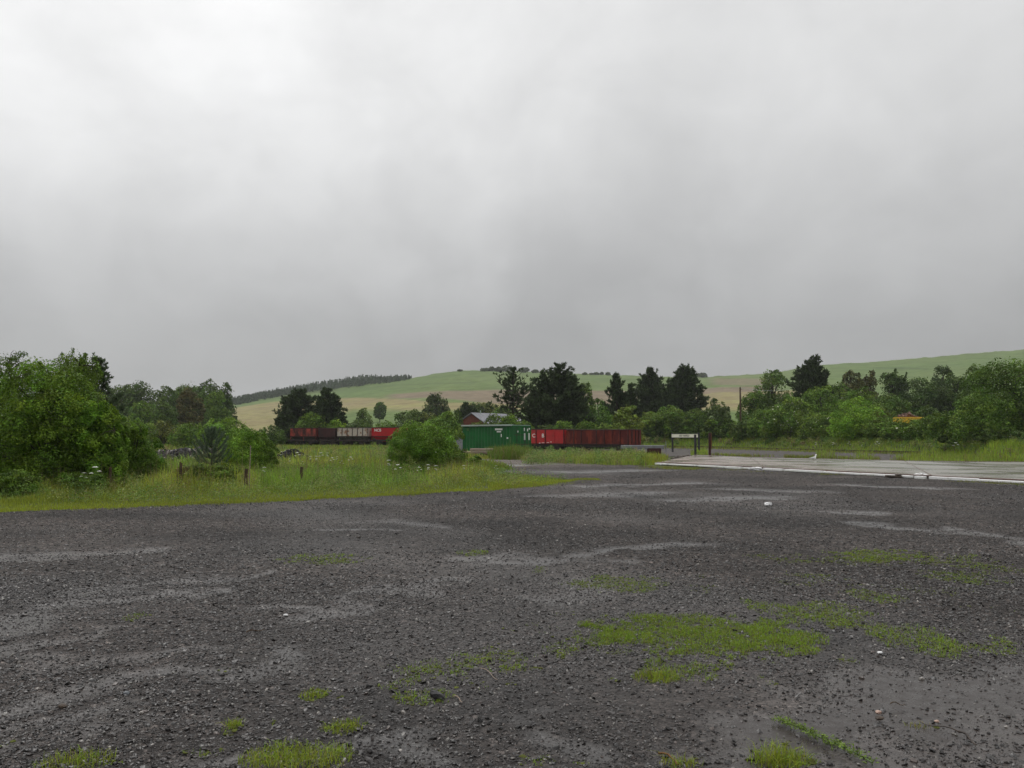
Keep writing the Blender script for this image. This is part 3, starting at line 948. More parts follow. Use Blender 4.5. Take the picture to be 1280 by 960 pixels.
# grass and moss patches in the gravel: photo ellipses (x, y, rx, ry, strength)
PATCH = [(860, 795, 110, 20, 1.1), (790, 790, 50, 14, 1.0), (960, 800, 50, 16, .9), (1050, 700, 90, 7, .55), (1130, 740, 90, 9, .4), (770, 800, 120, 30, .3), (590, 835, 90, 20, .35), (820, 785, 75, 16, 1), (900, 795, 100, 22, 1), (960, 790, 35, 18, .9), (850, 840, 38, 14, 1), (825, 845, 18, 9, 1), (770, 730, 55, 9, .9), (725, 735, 20, 6, .4),
         (1045, 768, 40, 13, 1), (1035, 775, 20, 10, 1), (985, 770, 22, 14, .8), (944, 758, 10, 8, .9), (1150, 800, 48, 17, 1), (1185, 808, 16, 9, .8), (1238, 810, 25, 8, .9), (1255, 800, 10, 6, .8),
         (1100, 695, 55, 7, .9), (1160, 700, 70, 9, .7), (1205, 722, 40, 8, .9), (1255, 712, 35, 9, .6), (1095, 747, 24, 7, .9), (1020, 722, 30, 7, .6), (1000, 730, 50, 7, .3), (880, 737, 25, 6, .5),
         (1150, 755, 60, 9, .2), (1200, 790, 40, 10, .25), (1240, 760, 30, 8, .2),
         (400, 699, 50, 6, .8), (590, 691, 16, 3.5, .9), (672, 712, 14, 4, .5), (945, 697, 25, 4, .4), (168, 772, 10, 4.5, .9), (625, 820, 45, 13, .7), (560, 835, 70, 15, .65), (510, 850, 30, 14, .6),
         (530, 872, 30, 9, 1), (650, 830, 20, 10, .5), (698, 812, 20, 7, .8), (640, 855, 25, 7, .4), (392, 870, 16, 6, .9), (425, 873, 14, 4, .5), (292, 908, 9, 8, 1), (343, 902, 8, 5, .5), (430, 910, 24, 8, .8),
         (370, 945, 55, 14, 1), (95, 950, 28, 10, 1), (140, 955, 25, 5, .8), (190, 942, 16, 7, .6), (250, 943, 28, 5, .6), (28, 865, 12, 6, .3), (282, 835, 10, 6, .3), (5, 930, 8, 8, .6),
         (975, 945, 36, 16, 1), (855, 952, 22, 8, .7), (670, 952, 20, 8, .5), (730, 955, 12, 6, .4), (1150, 903, 20, 7, .25), (958, 825, 12, 6, .5), (910, 833, 12, 5, .8), (960, 852, 16, 5, .6), (1060, 825, 14, 4, .6),
         (640, 790, 10, 4, .3), (700, 770, 30, 7, .2), (870, 720, 20, 4, .2), (770, 815, 20, 6, .3), (760, 850, 15, 5, .3), (600, 850, 60, 14, .25), (860, 815, 60, 16, .5)]
bag = Bag()
moss = Bag()
for (cx0, cy0, rx, ry, s) in PATCH:
    cxw, cyw = G(cx0, cy0)
    px_a = rx / F * cyw                                # half width in metres
    y0_, y1_ = G(cx0, cy0 - ry)[1], G(cx0, cy0 + ry)[1]
    ryw = (y0_ - y1_) / 2; cyw = (y0_ + y1_) / 2
    area = math.pi * px_a * ryw
    n = int(min(24000, area * s * 6800 * (6 / max(cyw, 6)) ** .6)) + 40
    ang = rng.uniform(0, 2 * np.pi, n); rad = np.sqrt(rng.uniform(0, 1, n)) * 1.3
    x = cxw + np.cos(ang) * rad * px_a; y = cyw + np.sin(ang) * rad * ryw
    g_ = .62 * fbm(x * 5, y * 5, 3, 15) + .38 * fbm(x * 17, y * 13, 2, 16)
    edge = 1 - rad
    k = rng.uniform(0, 1, n) < np.clip((g_ - 0.47 + edge * 0.30 + (s - .68) * .36) * 5, 0, 1) ** 1.3
    x, y, g_ = x[k], y[k], g_[k]
    if len(x) == 0: continue
    h, w = ground_h(x, y)
    hg = (0.008 + 0.028 * g_ * s) * rng.uniform(.5, 1.4, len(x)) * (1.4 if ry > 13 else 1.0)
    c = gcolor(rng, len(x), x, y, (0.088, 0.150, 0.025), .15)
    v, f, cc = blades(rng, x, y, h - .002, hg, np.full(len(x), .0032) * max(1, cyw / 7), c, lean=.7)
    bag.add(v, f, cc)
    # moss pads between the blades
    m = max(3, len(x) // 9)
    j = rng.integers(0, len(x), m)
    P = np.stack([x[j] + rng.normal(0, .01, m), y[j] + rng.normal(0, .01, m), h[j] + .002], -1)
    v, f = rocks(rng, P, rng.uniform(.008, .02, m) * max(1, cyw / 9), ICO, ICF, flat=.3, tilt=.1, rag=.3)
    mc = np.repeat(C(.075, .085, .020) * rng.uniform(.6, 1.4, (m, 1)), 12, 0)
    moss.add(v, f, mc)
tag(bag.build('grass_patches', M['grass']), 'patches of short green grass growing through the gravel', 'grass', kind='stuff')
tag(moss.build('moss', tinted('moss', .9, .1, nscale=200, bump=(300, 1, .004))), 'green moss pads between the stones of the gravel', 'moss', kind='stuff')

# longer tufts in the foreground
def tuft(pxc, pyc, r, n, h0, label, base=(0.088, 0.125, 0.022)):
    cx0, cy0 = map(float, G(pxc, pyc))
    a = rng.uniform(0, 2 * np.pi, n); q = rng.uniform(0, 1, n) ** .7 * r
    x = np.cos(a) * q * 1.4; y = np.sin(a) * q
    hh, _ = ground_h(x + cx0, y + cy0)
    v, f, c = blades(rng, x, y, hh - .003, rng.uniform(.2, 1.3, n) ** 1.3 * h0, np.full(n, .0035), gcolor(rng, n, x + cx0, y + cy0, base, .1), lean=.75)
    o = mk('grass_tuft', v, f, M['grass'], colors=c)
    o.location = (cx0, cy0, 0)
    tag(o, label, 'grass tuft', 'grass tufts in the gravel')
for a in [(975, 950, .10, 420, .10, 'splayed grass tuft at the lower end of the creeping weed by the puddle'),
          (370, 950, .20, 1300, .055, 'broad flat grass tuft at the bottom edge left of centre'),
          (430, 912, .08, 200, .05, 'pale thin grass tuft just above the broad flat tuft'),
          (292, 909, .035, 120, .05, 'tiny upright grass tuft alone in bare dark gravel'),
          (390, 872, .06, 200, .045, 'small splayed grass tuft among stones, left of the dark slate chip'),
          (95, 955, .14, 500, .05, 'low grass tuft in the bottom left corner of the yard'),
          (850, 955, .08, 180, .05, 'sparse grass tuft beside a curved brown twig'),
          (820, 848, .12, 600, .055, 'bright dense grass tuft at the near edge of the largest green patch')]:
    tuft(*a)

# ------------------------------------------------------------------ trees and bushes
def leaves(rng, c, nrm, size, col, asp=0.62):
    n = len(c)
    t = rng.normal(size=(n, 3)); t -= (t * nrm).sum(1, keepdims=True) * nrm
    t /= np.linalg.norm(t, axis=1, keepdims=True) + 1e-9
    b = np.cross(nrm, t)
    s = size[:, None]
    v = np.stack([c - t * s * .5, c + b * s * asp * .5 + nrm * s * .06, c + t * s * .5, c - b * s * asp * .5 + nrm * s * .06], 1).reshape(-1, 3)
    f = np.arange(n * 4).reshape(-1, 4)
    return v, f, np.repeat(col, 4, 0)


def unit(rng, n):
    a = rng.normal(size=(n, 3)); return a / np.linalg.norm(a, axis=1, keepdims=True)


def limb_tubes(mb, rng, p0, p1, r0, r1, k=5, wob=.06):
    p0 = np.array(p0); p1 = np.array(p1); L = np.linalg.norm(p1 - p0)
    pts = [p0 + (p1 - p0) * i / k + (rng.normal(size=3) * wob * L * .5 if 0 < i < k else 0) + np.array([0, 0, L * .10 * math.sin(math.pi * i / k)]) for i in range(k + 1)]
    mb.tube(pts, [r0 + (r1 - r0) * i / k for i in range(k + 1)], 5, cap=False)
    return pts


LEAF_GAIN = np.array([1.68, 1.68, .84])
def crown_deciduous(rng, h, w, zb, n, ls, col, lobes=11, gap=0.0, spire=0):
    hc = h - zb
    lobes = int(lobes * 1.7)
    gi = np.arange(lobes) + .5
    ph = np.arccos(1 - 2 * gi / lobes); th_ = np.pi * (1 + 5 ** .5) * gi + rng.uniform(0, 6)
    a = np.stack([np.cos(th_) * np.sin(ph), np.sin(th_) * np.sin(ph), np.cos(ph)], 1) * rng.uniform(.62, 1.12, lobes)[:, None] + rng.normal(0, .10, (lobes, 3))
    a[rng.uniform(0, 1, lobes) < .15] *= .35
    lc = a * np.array([w * .33, w * .33, hc * .34]) + [0, 0, zb + hc * .5]
    if zb < .15 * h:            # bush: filled to the ground
        lc[:, 2] = zb + hc * .45 + (lc[:, 2] - zb - hc * .5) * 1.05
        sk = lc[:, 2] < hc * .4
        lc[sk, :2] *= 1.25
    lr = rng.uniform(.17, .29, lobes) * min(w, hc * 1.25)
    K = lobes * 8
    li = rng.integers(0, lobes, K)
    d = unit(rng, K); d[:, 2] = d[:, 2] * .8 + .18
    cc = lc[li] + d * (lr[li] * rng.uniform(.55, 1.08, K))[:, None] * [1, 1, .85]
    cr = rng.uniform(.30, .56, K) * lr[li]
    cw = cr ** 2 * rng.uniform(.7, 1.3, K)
    if gap: cw *= (rng.uniform(0, 1, K) > gap)
    ci = rng.choice(K, n, p=cw / cw.sum())
    u = unit(rng, n); rad = rng.uniform(0, 1, n) ** .5
    rad = rad ** .5
    p = cc[ci] + u * (cr[ci] * rad)[:, None] * [1, 1, .7]
    inn = rng.uniform(0, 1, n) < .25          # leaves deep inside the lobes
    lj = rng.integers(0, lobes, n)
    p[inn] = (lc[lj] + u * (lr[lj] * rng.uniform(0, .8, n) ** .6)[:, None])[inn]
    nr = u * 1.0 + rng.normal(size=(n, 3)) * .38 + [0, 0, .3]
    nr /= np.linalg.norm(nr, axis=1, keepdims=True)
    # fit the outline to the asked size
    for ax in (0, 1):
        q0, q1 = np.percentile(p[:, ax], [3, 97]); sc_ = w / (q1 - q0); m = (q0 + q1) / 2
        p[:, ax] = (p[:, ax] - m) * sc_; lc[:, ax] = (lc[:, ax] - m) * sc_; cc[:, ax] = (cc[:, ax] - m) * sc_
    q0, q1 = np.percentile(p[:, 2], [1, 96.5])
    f_ = lambda z: zb + (z - q0) * (hc * (.90 if spire else .96) / (q1 - q0))
    p[:, 2] = f_(p[:, 2]); lc[:, 2] = f_(lc[:, 2]); cc[:, 2] = f_(cc[:, 2])
    # leaves that stray outside the crown's rounded envelope are drawn in to it
    zc, az = (zb + .5 * hc, .5 * hc) if zb >= .15 * h else (.36 * h, .64 * h)
    q_ = np.stack([p[:, 0] / (w / 2), p[:, 1] / (w / 2), np.where((p[:, 2] < zc) & (zb < .15 * h), 0, (p[:, 2] - zc) / az)], 1)
    r_ = np.linalg.norm(q_, axis=1) + 1e-6; lim = 1.0 + .10 * np.sin(q_[:, 0] * 7 + h * 9) * np.cos(q_[:, 1] * 6 + q_[:, 2] * 8)
    k_ = r_ > lim
    nr_ = (lim + .14 * np.tanh((r_ - lim) / .3)) / r_
    for ax in (0, 1): p[k_, ax] *= nr_[k_]
    k_ = k_ & (q_[:, 2] != 0)
    p[k_, 2] = zc + (p[k_, 2] - zc) * nr_[k_]
    p[:, 2] = np.maximum(p[:, 2], .02 * h * rng.uniform(0, 1, n))
    kc = rng.uniform(.55, 1.6, K)[ci, None] * rng.uniform(.72, 1.3, (n, 1)) * rng.uniform(.85, 1.15, lobes)[li[ci], None]
    c = np.array(col) * LEAF_GAIN * kc
    c[:, 0] *= rng.uniform(.85, 1.2, K)[ci]
    s = ls * rng.uniform(.7, 1.35, n)
    return leaves(rng, p, nr, s, c), lc, cc


def deciduous(loc, h, w, col, label, cat='tree', group=None, n=3000, ls=.25, zb=None, lobes=15, gap=0, spire=0, name='deciduous_tree', seed=0, twigs=0, flowers=0, straggly=False):
    rng = np.random.default_rng(seed)
    zb = h * .12 if zb is None else zb
    (v, f, c), lc, cc = crown_deciduous(rng, h, w, zb, n, ls, col, lobes, gap, spire)
    root = empty(name, loc)
    tag(root, label, cat, group)
    bush = name.endswith('bush') or name == 'bramble'
    mb = MB()
    if bush:
        for i in range(min(7, len(lc))):
            limb_tubes(mb, rng, (rng.normal(0, .04 * w), rng.normal(0, .04 * w), -.1), lc[i], .022 * h * .5, .006 * h, 4)
    else:
        top = np.array([lc[:, 0].mean() * .5, lc[:, 1].mean() * .5, h * .82])
        tr = limb_tubes(mb, rng, (0, 0, -.15), top, .022 * h, .006 * h, 7, .02)
        for i in range(len(lc)):
            z0 = np.clip(lc[i][2] - rng.uniform(.1, .3) * h, h * .12, h * .75)
            q = np.array(tr[int(np.clip(z0 / (h * .82) * 7, 1, 6))])
            limb_tubes(mb, rng, q, lc[i], .010 * h, .003 * h, 4)
    if spire:
        top_l = lc[np.argsort(-lc[:, 2])[:6]]
        for q in range(max(3, spire // 5)):
            b0 = top_l[rng.integers(0, len(top_l))] + rng.normal(0, .04 * w, 3)
            e0 = np.array([b0[0] + rng.normal(0, .05 * w), b0[1], h * (1.0 if q == 0 else rng.uniform(.86, .98))])
            if e0[2] < b0[2]: e0[2] = b0[2] + .05 * h
            pt = limb_tubes(mb, rng, b0, e0, .003 * h, .001 * h, 5, .04)
            m = 150; t_ = rng.uniform(0, 1, m) ** .8 * 4.99; i_ = t_.astype(int); fr = (t_ - i_)[:, None]; pt = np.array(pt)
            Pc = pt[i_] * (1 - fr) + pt[i_ + 1] * fr + rng.normal(0, .016 * h, (m, 3)) * (1.25 - t_[:, None] / 5)
            v2_, f2_, c2_ = leaves(rng, Pc, unit(rng, m), ls * rng.uniform(.7, 1.2, m), np.array(col) * LEAF_GAIN * rng.uniform(.6, 1.3, (m, 1)))
            f = np.concatenate([f, f2_ + len(v)]); v = np.concatenate([v, v2_]); c = np.concatenate([c, c2_])
    for i in range(twigs):
        j = rng.integers(0, len(cc)); l = np.argmin(np.linalg.norm(lc - cc[j], axis=1))
        limb_tubes(mb, rng, lc[l], cc[j], .0035 * h, .0012 * h, 3)
    mb.build('stems' if bush else 'trunk', M['bark'], root)
    if flowers:
        k = rng.choice(len(c) // 4, flowers, replace=False)
        for q in range(4): c[k * 4 + q] = [.62, .62, .46]
    mk('foliage' if bush else 'crown', v, f, M['leaf'], root, colors=c)
    return root


def pine(loc, h, w, label, seed, dens=1.0, col=(.036, .054, .020), bare=.12, ts=.34, group=None, whorl=None, irregular=.35, topfrac=.25):
    rng = np.random.default_rng(seed)
    root = empty('pine_tree', loc)
    tag(root, label, 'pine tree', group)
    mb = MB()
    bend = rng.normal(0, .03 * h, 2)
    axis = lambda t: np.array([bend[0] * t * t, bend[1] * t * t, h * .97 * t])
    mb.tube([axis(t) - np.array([0, 0, .2 if t == 0 else 0]) for t in np.linspace(0, 1, 9)], [.020 * h * (1 - .9 * t) + .01 for t in np.linspace(0, 1, 9)], 7)
    tuf = []; td = []
    nw = whorl or int(13 + h)
    for i in range(nw):
        t = bare + (1 - bare) * (i + rng.uniform(-.3, .3)) / nw
        t = min(max(t, bare), .985)
        q = (t - bare) / (1 - bare)
        prof = 1.2 * min(1, (1 - q) ** .85 * 1.3 + .02 + topfrac * .05) * min(1, .65 + q * 1.8)
        for b in range(rng.integers(5, 9)):
            a = rng.uniform(0, 2 * np.pi)
            L = w * .5 * prof * (1 - irregular + irregular * 1.6 * rng.uniform(0, 1))
            L = max(L, .022 * h)
            up = rng.uniform(.0, .5) + q * .6
            p0 = axis(t)
            pts = [p0 + np.array([math.cos(a), math.sin(a), 0]) * L * s_ + np.array([0, 0, L * up * s_ ** 1.5]) + rng.normal(0, .02 * L, 3) * (s_ > 0) for s_ in (0, .33, .66, 1)]
            mb.tube(pts, [.006 * h, .0045 * h, .003 * h, .0015 * h], 4, cap=False)
            m = max(3, int(L / ts * 2.0 * dens))
            for j in range(m):
                s_ = rng.uniform(.15, 1.0) ** .8
                k = s_ * 3; i0 = min(int(k), 2); fr = k - i0
                c = pts[i0] * (1 - fr) + pts[i0 + 1] * fr + rng.normal(0, 1, 3) * np.array([.07, .07, .035]) * L
                tuf.append(c); td.append([math.cos(a) * .5, math.sin(a) * .5, .9])
    for j in range(int(6 * dens)):
        tuf.append(axis(rng.uniform(.9, 1.0)) + rng.normal(0, .01 * h, 3)); td.append([0, 0, 1])
    tuf = np.array(tuf); td = np.array(td)
    if len(tuf):
        z = tuf[:, 2]; tuf[:, 2] *= (h * .985) / max(z.max(), .1)
        for ax in (0, 1):
            q0, q1 = np.percentile(tuf[:, ax], [.5, 99.5])
    per = 12
    n = len(tuf) * per
    c = np.repeat(tuf, per, 0); d = np.repeat(td, per, 0) * [1.3, 1.3, 1] + rng.normal(0, .55, (n, 3))
    d /= np.linalg.norm(d, axis=1, keepdims=True)
    L = ts * rng.uniform(.5, 1.3, n) * np.where(np.repeat(tuf[:, 2], per) > .86 * h, .72, 1)
    sdn = np.cross(d, unit(rng, n)); sdn /= np.linalg.norm(sdn, axis=1, keepdims=True) + 1e-9
    wd = L * .14
    v = np.stack([c, c + d * (L * .5)[:, None] + sdn * wd[:, None], c + d * L[:, None], c + d * (L * .5)[:, None] - sdn * wd[:, None]], 1).reshape(-1, 3)
    f = np.arange(n * 4).reshape(-1, 4)
    k = np.repeat(rng.uniform(.7, 1.9, len(tuf)), per)[:, None] * rng.uniform(.7, 1.3, (n, 1))
    cc = np.repeat(np.array(col) * k, 4, 0)
    mb.build('trunk', M['bark'], root)
    mk('crown', v, f, M['needle'], root, colors=cc)
    return root


def place(x, ytop, w, d):
    """photo column x, top row, width in photo pixels, depth d -> location, height, width"""
    X_, Y_, Zt = AT(x, ytop, d)
    z0 = float(T(X_, Y_))
    return (float(X_), float(d), z0 - .03), float(Zt) - z0, w / F * d

DK = (.036, .062, .020); MD = (.050, .088, .020); BR = (.088, .150, .028); YL = (.085, .120, .032); OL = (.060, .075, .026); BN = (.052, .050, .030); GY = (.055, .085, .042)
sd_ = [100]
def bank_d(x, d):
    u = (x - CX) / F
    return max(d, float(edge_d(u)) + 7) if x > 800 and d < 500 else d
def dec(x, yt, w, d, col, label, **k):
    d = bank_d(x, d)
    sd_[0] += 1
    loc, h, ww = place(x, yt, w, d)
    k.setdefault('ls', d * .0023)
    n_ = int(np.clip(5.2 * h * ww / (.31 * k['ls'] ** 2), 1500, 18000))
    k['n'] = max(n_, k.get('n', 0)) if d < 500 else k['n']
    return deciduous(loc, h, ww, col, label, seed=sd_[0], **k)
def bush(x, yt, w, d, col, label, **k):
    k.setdefault('zb', 0.0); k.setdefault('name', 'bush'); k.setdefault('cat', 'bush'); k.setdefault('lobes', 9)
    return dec(x, yt, w, d, col, label, **k)
def pin(x, yt, w, d, label, **k):
    d = bank_d(x, d) + (18 if 800 < x < 930 else 0)
    sd_[0] += 1
    loc, h, ww = place(x, yt, w, d)
    k.setdefault('ts', max(.3, d * .0045)); k['irregular'] = k.get('irregular', .35) + .10
    return pine(loc, h, ww, label, sd_[0], **k)

# --- wood at the far left, beyond the meadow
g = 'trees of the far left wood'
dec(150, 483, 50, 190, DK, 'dark rounded tree on the left shoulder of the far left wood', group=g, zb=.6)
dec(178, 479, 52, 185, (.036, .062, .022), 'tall dark tree with bumpy top above the left end of the far wood', group=g, zb=.6)
dec(207, 486, 44, 180, DK, 'lower dark tree in the dip of the far left wood', group=g, zb=.6)
dec(237, 481, 46, 190, (.042, .072, .022), 'mid green tree behind the brownish thin tree of the far wood', group=g, zb=.6)
dec(262, 480, 46, 188, DK, 'dark tree near the right end of the far left wood', group=g, zb=.6)
dec(283, 481, 26, 184, (.028, .050, .018), 'last dark narrow tree at the right end of the far wood, by the gold field', group=g, zb=.6)
dec(270, 490, 34, 172, (.052, .090, .022), 'lighter green rounded tree low in front of the right end of the far wood', group=g, zb=.3)
dec(238, 486, 30, 150, BN, 'thin brownish half bare tree in front of the far left wood', group=g, zb=1.5, gap=.35)
dec(206, 505, 32, 135, DK, 'small round dark tree in front of the far left wood', group=g, zb=.2)
dec(180, 502, 34, 150, MD, 'mid green tree at the foot of the left part of the far wood', group=g, zb=.2)
g = 'low bushes below the far left wood'
bush(160, 520, 60, 105, MD, 'low green bush nearest to the left thicket below the far wood', group=g)
bush(205, 527, 46, 112, OL, 'low olive bush under the small round dark tree', group=g)
bush(235, 529, 44, 106, MD, 'low green bush under the brownish thin tree', group=g)
bush(262, 532, 34, 98, MD, 'low bush left of the rounded light green bush in the meadow', group=g)
bush(284, 524, 60, 80, (.062, .115, .022), 'rounded fresh green bush behind the pine sapling', n=4500)
bush(338, 533, 34, 120, DK, 'small dark bush just left of the pair of dark pines', group=g)
# --- left thicket, near
g = 'trees of the near left thicket'
near = dict(ls=.062, twigs=120, gap=.0)
dec(-50, 446, 130, 26, (.045, .078, .018), 'dark broad tree cut by the left edge of the picture', group=g, n=42000, zb=.15, lobes=14, **near)
dec(22, 442, 90, 31, (.040, .066, .020), 'tall dark tree behind the left thicket with loose twigs on top', group=g, n=34000, spire=26, zb=.2, lobes=14, **near)
dec(62, 450, 122, 24, (.062, .108, .022), 'broad mid green tree forming the middle of the near left thicket', group=g, n=62000, zb=.1, lobes=24, spire=45, **near)
dec(94, 435, 78, 25.5, (.056, .096, .022), 'slender birch whose twiggy leader is the highest point of the left thicket', group=g, n=22000, spire=60, zb=.3, lobes=15, ls=.055, twigs=200, gap=.1, name='birch_tree')
pin(124, 441, 50, 33, 'grey green conifer poking out behind the right side of the left thicket', ts=.17, col=(.060, .085, .042), dens=1.5, irregular=.3, bare=.3)
dec(126, 500, 62, 24, (.066, .120, .024), 'leafy young tree at the right front of the left thicket', group=g, n=38000, zb=.1, lobes=13, **near)
bush(163, 524, 50, 27, (.058, .105, .022), 'spreading fresh green bush at the right end of the left thicket', n=15000, ls=.05, twigs=80, gap=.15, lobes=10)
bush(185, 548, 46, 27, (.050, .092, .020), 'low leafy bush right of the left thicket, left of the first leaning post', n=8000, ls=.05, gap=.2)
bush(20, 588, 60, 21.5, (.050, .085, .020), 'low undergrowth bush at the foot of the thicket near the left edge', n=12000, ls=.05, gap=.15)
bush(100, 588, 60, 22.5, (.046, .08, .020), 'dark low undergrowth bush at the foot of the middle of the left thicket', n=12000, ls=.05, gap=.15)
dec(-150, 452, 150, 30, MD, 'green tree standing outside the left edge of the picture', group=g, n=16000, ls=.08, zb=.2)
dec(-260, 440, 170, 38, DK, 'dark tree far outside the left edge of the picture', group=g, n=14000, ls=.1, zb=.2)
# --- centre left
def sapling():
    loc, h, w = place(265, 536, 50, 28.5)
    rng = np.random.default_rng(7)
    root = empty('pine_sapling', loc)
    tag(root, 'young grey green pine with upright candles behind the wooden posts', 'young pine')
    mb = MB(); mb.tube([(0, 0, -.1), (.02, 0, h * .3), (0, .02, h * .97)], [.03, .024, .006], 6)
    V = []; D_ = []
    for z, L, k, up in [(.26, .80, 6, .75), (.36, .92, 7, .8), (.46, .80, 7, .9), (.57, .66, 7, 1.0), (.68, .46, 6, 1.3), (.80, .28, 5, 1.8), (.90, .13, 4, 2.5)]:
        for i in range(k):
            a = 2 * math.pi * i / k + rng.uniform(-.4, .4)
            L_ = L * w * .58 * rng.uniform(.75, 1.1)
            d = np.array([math.cos(a), math.sin(a), 0])
            pts = [np.array([0, 0, z * h]) + d * L_ * s + np.array([0, 0, L_ * up * s * s]) for s in (0, .35, .7, 1)]
            mb.tube(pts, [.012, .009, .006, .003], 4, cap=False)
            for j in range(300):
                s = rng.uniform(.2, 1.0) * 3; i0 = min(int(s), 2); fr = s - i0
                V.append(pts[i0] * (1 - fr) + pts[i0 + 1] * fr); D_.append(d * .6 + [0, 0, .8])
    for j in range(300):
        V.append(np.array([0, 0, h * rng.uniform(.8, 1)])); D_.append(np.array([0, 0, .8]))
    V = np.array(V); D_ = np.array(D_) + rng.normal(0, .55, (len(V), 3)); D_ /= np.linalg.norm(D_, axis=1, keepdims=True)
    n = len(V); L = .11 * rng.uniform(.7, 1.2, n)
    s_ = np.cross(D_, unit(rng, n)); s_ /= np.linalg.norm(s_, axis=1, keepdims=True)
    v = np.stack([V - s_ * .006, V + s_ * .006, V + D_ * L[:, None]], 1).reshape(-1, 3)
    mb.build('trunk', M['bark'], root)
    mk('crown', v, np.arange(n * 3).reshape(-1, 3), M['needle'], root, colors=np.repeat(C(.10, .14, .085) * rng.uniform(.6, 1.4, (n, 1)), 3, 0))
sapling()
bush(307, 534, 58, 33, (.072, .130, .024), 'upright bright green willow bush right of the pine sapling', n=17000, ls=.055, twigs=120, gap=.12, spire=40)
bush(330, 548, 34, 34, (.060, .105, .030), 'narrow feathery bush on the right side of the willow bush', n=7000, ls=.05, spire=30, gap=.15)
sd_[0] += 1
bush(262, 578, 75, 25.5, (.040, .068, .018), 'dark bramble mound below the pine sapling', n=13000, ls=.05, name='bramble', cat='bramble', gap=.1)
bush(230, 582, 26, 25, (.045, .040, .022), 'brown twiggy bramble around the leaning post', n=2500, ls=.04, name='bramble', cat='bramble', gap=.3, twigs=150)
bush(527, 526, 76, 37, (.062, .118, .024), 'large round bright green bush in front of the red wagon, left of the container', n=42000, ls=.062, twigs=150, gap=.08, lobes=18, spire=16, flowers=40)
bush(560, 533, 44, 40, (.066, .115, .028), 'looser right shoulder bush touching the left side of the green container', n=12000, ls=.06, gap=.15, spire=12)
bush(572, 566, 60, 38, (.050, .090, .020), 'low leafy bush between the large round bush and the container', n=12000, ls=.055, gap=.1)
bush(508, 580, 50, 33, (.048, .085, .020), 'low skirt of leaves under the left of the large round bush', n=10000, ls=.055, gap=.1, flowers=60)

# --- behind the left-hand wagons
pin(377, 486, 52, 132, 'broad dark pine, left of the pair behind the hopper wagons', dens=2.2, bare=.06, irregular=.3)
pin(412, 485, 36, 130, 'narrower dark pine, right of the pair behind the hopper wagons', dens=2.4, bare=.04, irregular=.2, topfrac=2)
pin(357, 507, 22, 128, 'small irregular dark pine at the left foot of the pair of pines', dens=1.6, bare=.05)
bush(392, 517, 42, 127, (.050, .088, .020), 'mid green bush between and below the pair of dark pines')
bush(423, 524, 28, 127, BR, 'light green rounded bush above the dark red part of the wagons')
g = 'hedge bushes behind the left-hand wagons'
bush(365, 530, 34, 128, DK, 'dark hedge bush behind the left end of the first wagon', group=g)
bush(450, 526, 34, 128, DK, 'dark hedge bush above the flaking white wagon', group=g)
bush(478, 527, 36, 129, MD, 'green hedge bush above the gap between the white and the red wagon', group=g)
dec(455, 511, 20, 190, (.055, .085, .030), 'small pale round tree on the slope above the white wagon', zb=.5)
dec(475, 503, 15, 260, (.034, .064, .020), 'small neat dark tree standing alone on the slope', zb=1.0)
dec(512, 513, 42, 150, (.042, .066, .024), 'dark rounded tree above the red wagon end', zb=.2)
dec(535, 516, 26, 150, OL, 'dull olive tree right of the dark rounded one', zb=.2)
dec(545, 493, 32, 210, (.028, .044, .018), 'dark tree with domed crown standing high on the slope left of the house', zb=1.2)
bush(552, 516, 50, 100, (.055, .098, .024), 'green bush rising behind the large round bush', n=4500)
pin(584, 504, 26, 150, 'dark fir behind the left gable of the brick house', dens=2, bare=.05)
dec(572, 514, 14, 140, DK, 'narrow dark tree left of the brick house', zb=.3)
dec(608, 504, 40, 190, OL, 'olive green tree rising behind the house roof', zb=.3)
dec(596, 503, 24, 186, (.035, .055, .022), 'dark tree peeping over the left end of the house roof', zb=.3)
dec(632, 508, 36, 180, MD, 'green tree behind the right end of the house roof', zb=.3)
# --- centre pines and hedge
pin(641, 459, 46, 116, 'tall scraggly pine with a bare forked trunk right of the house', dens=.55, bare=.28, irregular=.7, whorl=13, ts=.55)
pin(693, 453, 62, 112, 'big dense dark pine, the tallest tree behind the container', dens=2.6, bare=.04, irregular=.28, topfrac=.8)
pin(676, 478, 36, 113, 'lower dark pine joined to the left of the big dense pine', dens=2.2, bare=.05)
pin(712, 478, 34, 113, 'lower dark pine joined to the right of the big dense pine', dens=2.4, bare=.05)
dec(728, 475, 30, 126, (.050, .082, .024), 'soft green tree against the right side of the big dense pine', zb=.4, spire=10)
bush(640, 520, 40, 103, MD, 'green bush at the foot of the scraggly pine')
bush(600, 527, 34, 108, OL, 'dull olive bush covering the foot of the brick gable')
bush(620, 519, 34, 112, (.050, .082, .024), 'green bush hiding the middle of the house roof')
g = 'hedge behind the right-hand wagons'
bush(655, 526, 30, 104, (.062, .105, .026), 'hedge bush just right of the container top', group=g)
bush(682, 530, 34, 103, DK, 'dark hedge bush above the bright red wagon', group=g)
bush(706, 526, 34, 103, (.055, .10, .024), 'fresh green hedge bush where the bright red wagon meets the rusty one', group=g)
bush(733, 527, 36, 103, MD, 'hedge bush above the left half of the rusty wagon', group=g)
bush(750, 503, 36, 116, (.042, .085, .022), 'rounded green bush under the slender pine', n=4000)
bush(763, 529, 34, 103, (.066, .098, .028), 'yellowish hedge bush above the right half of the rusty wagon', group=g)
bush(785, 508, 40, 108, YL, 'pale yellow green elder bush under the slender pine', n=4500, flowers=160)
pin(771, 466, 30, 120, 'slender open pine right of the big dense pine', dens=1.5, bare=.10, irregular=.45)
pin(786, 480, 18, 122, 'short pine joined to the right of the slender one', dens=1.6, bare=.2)
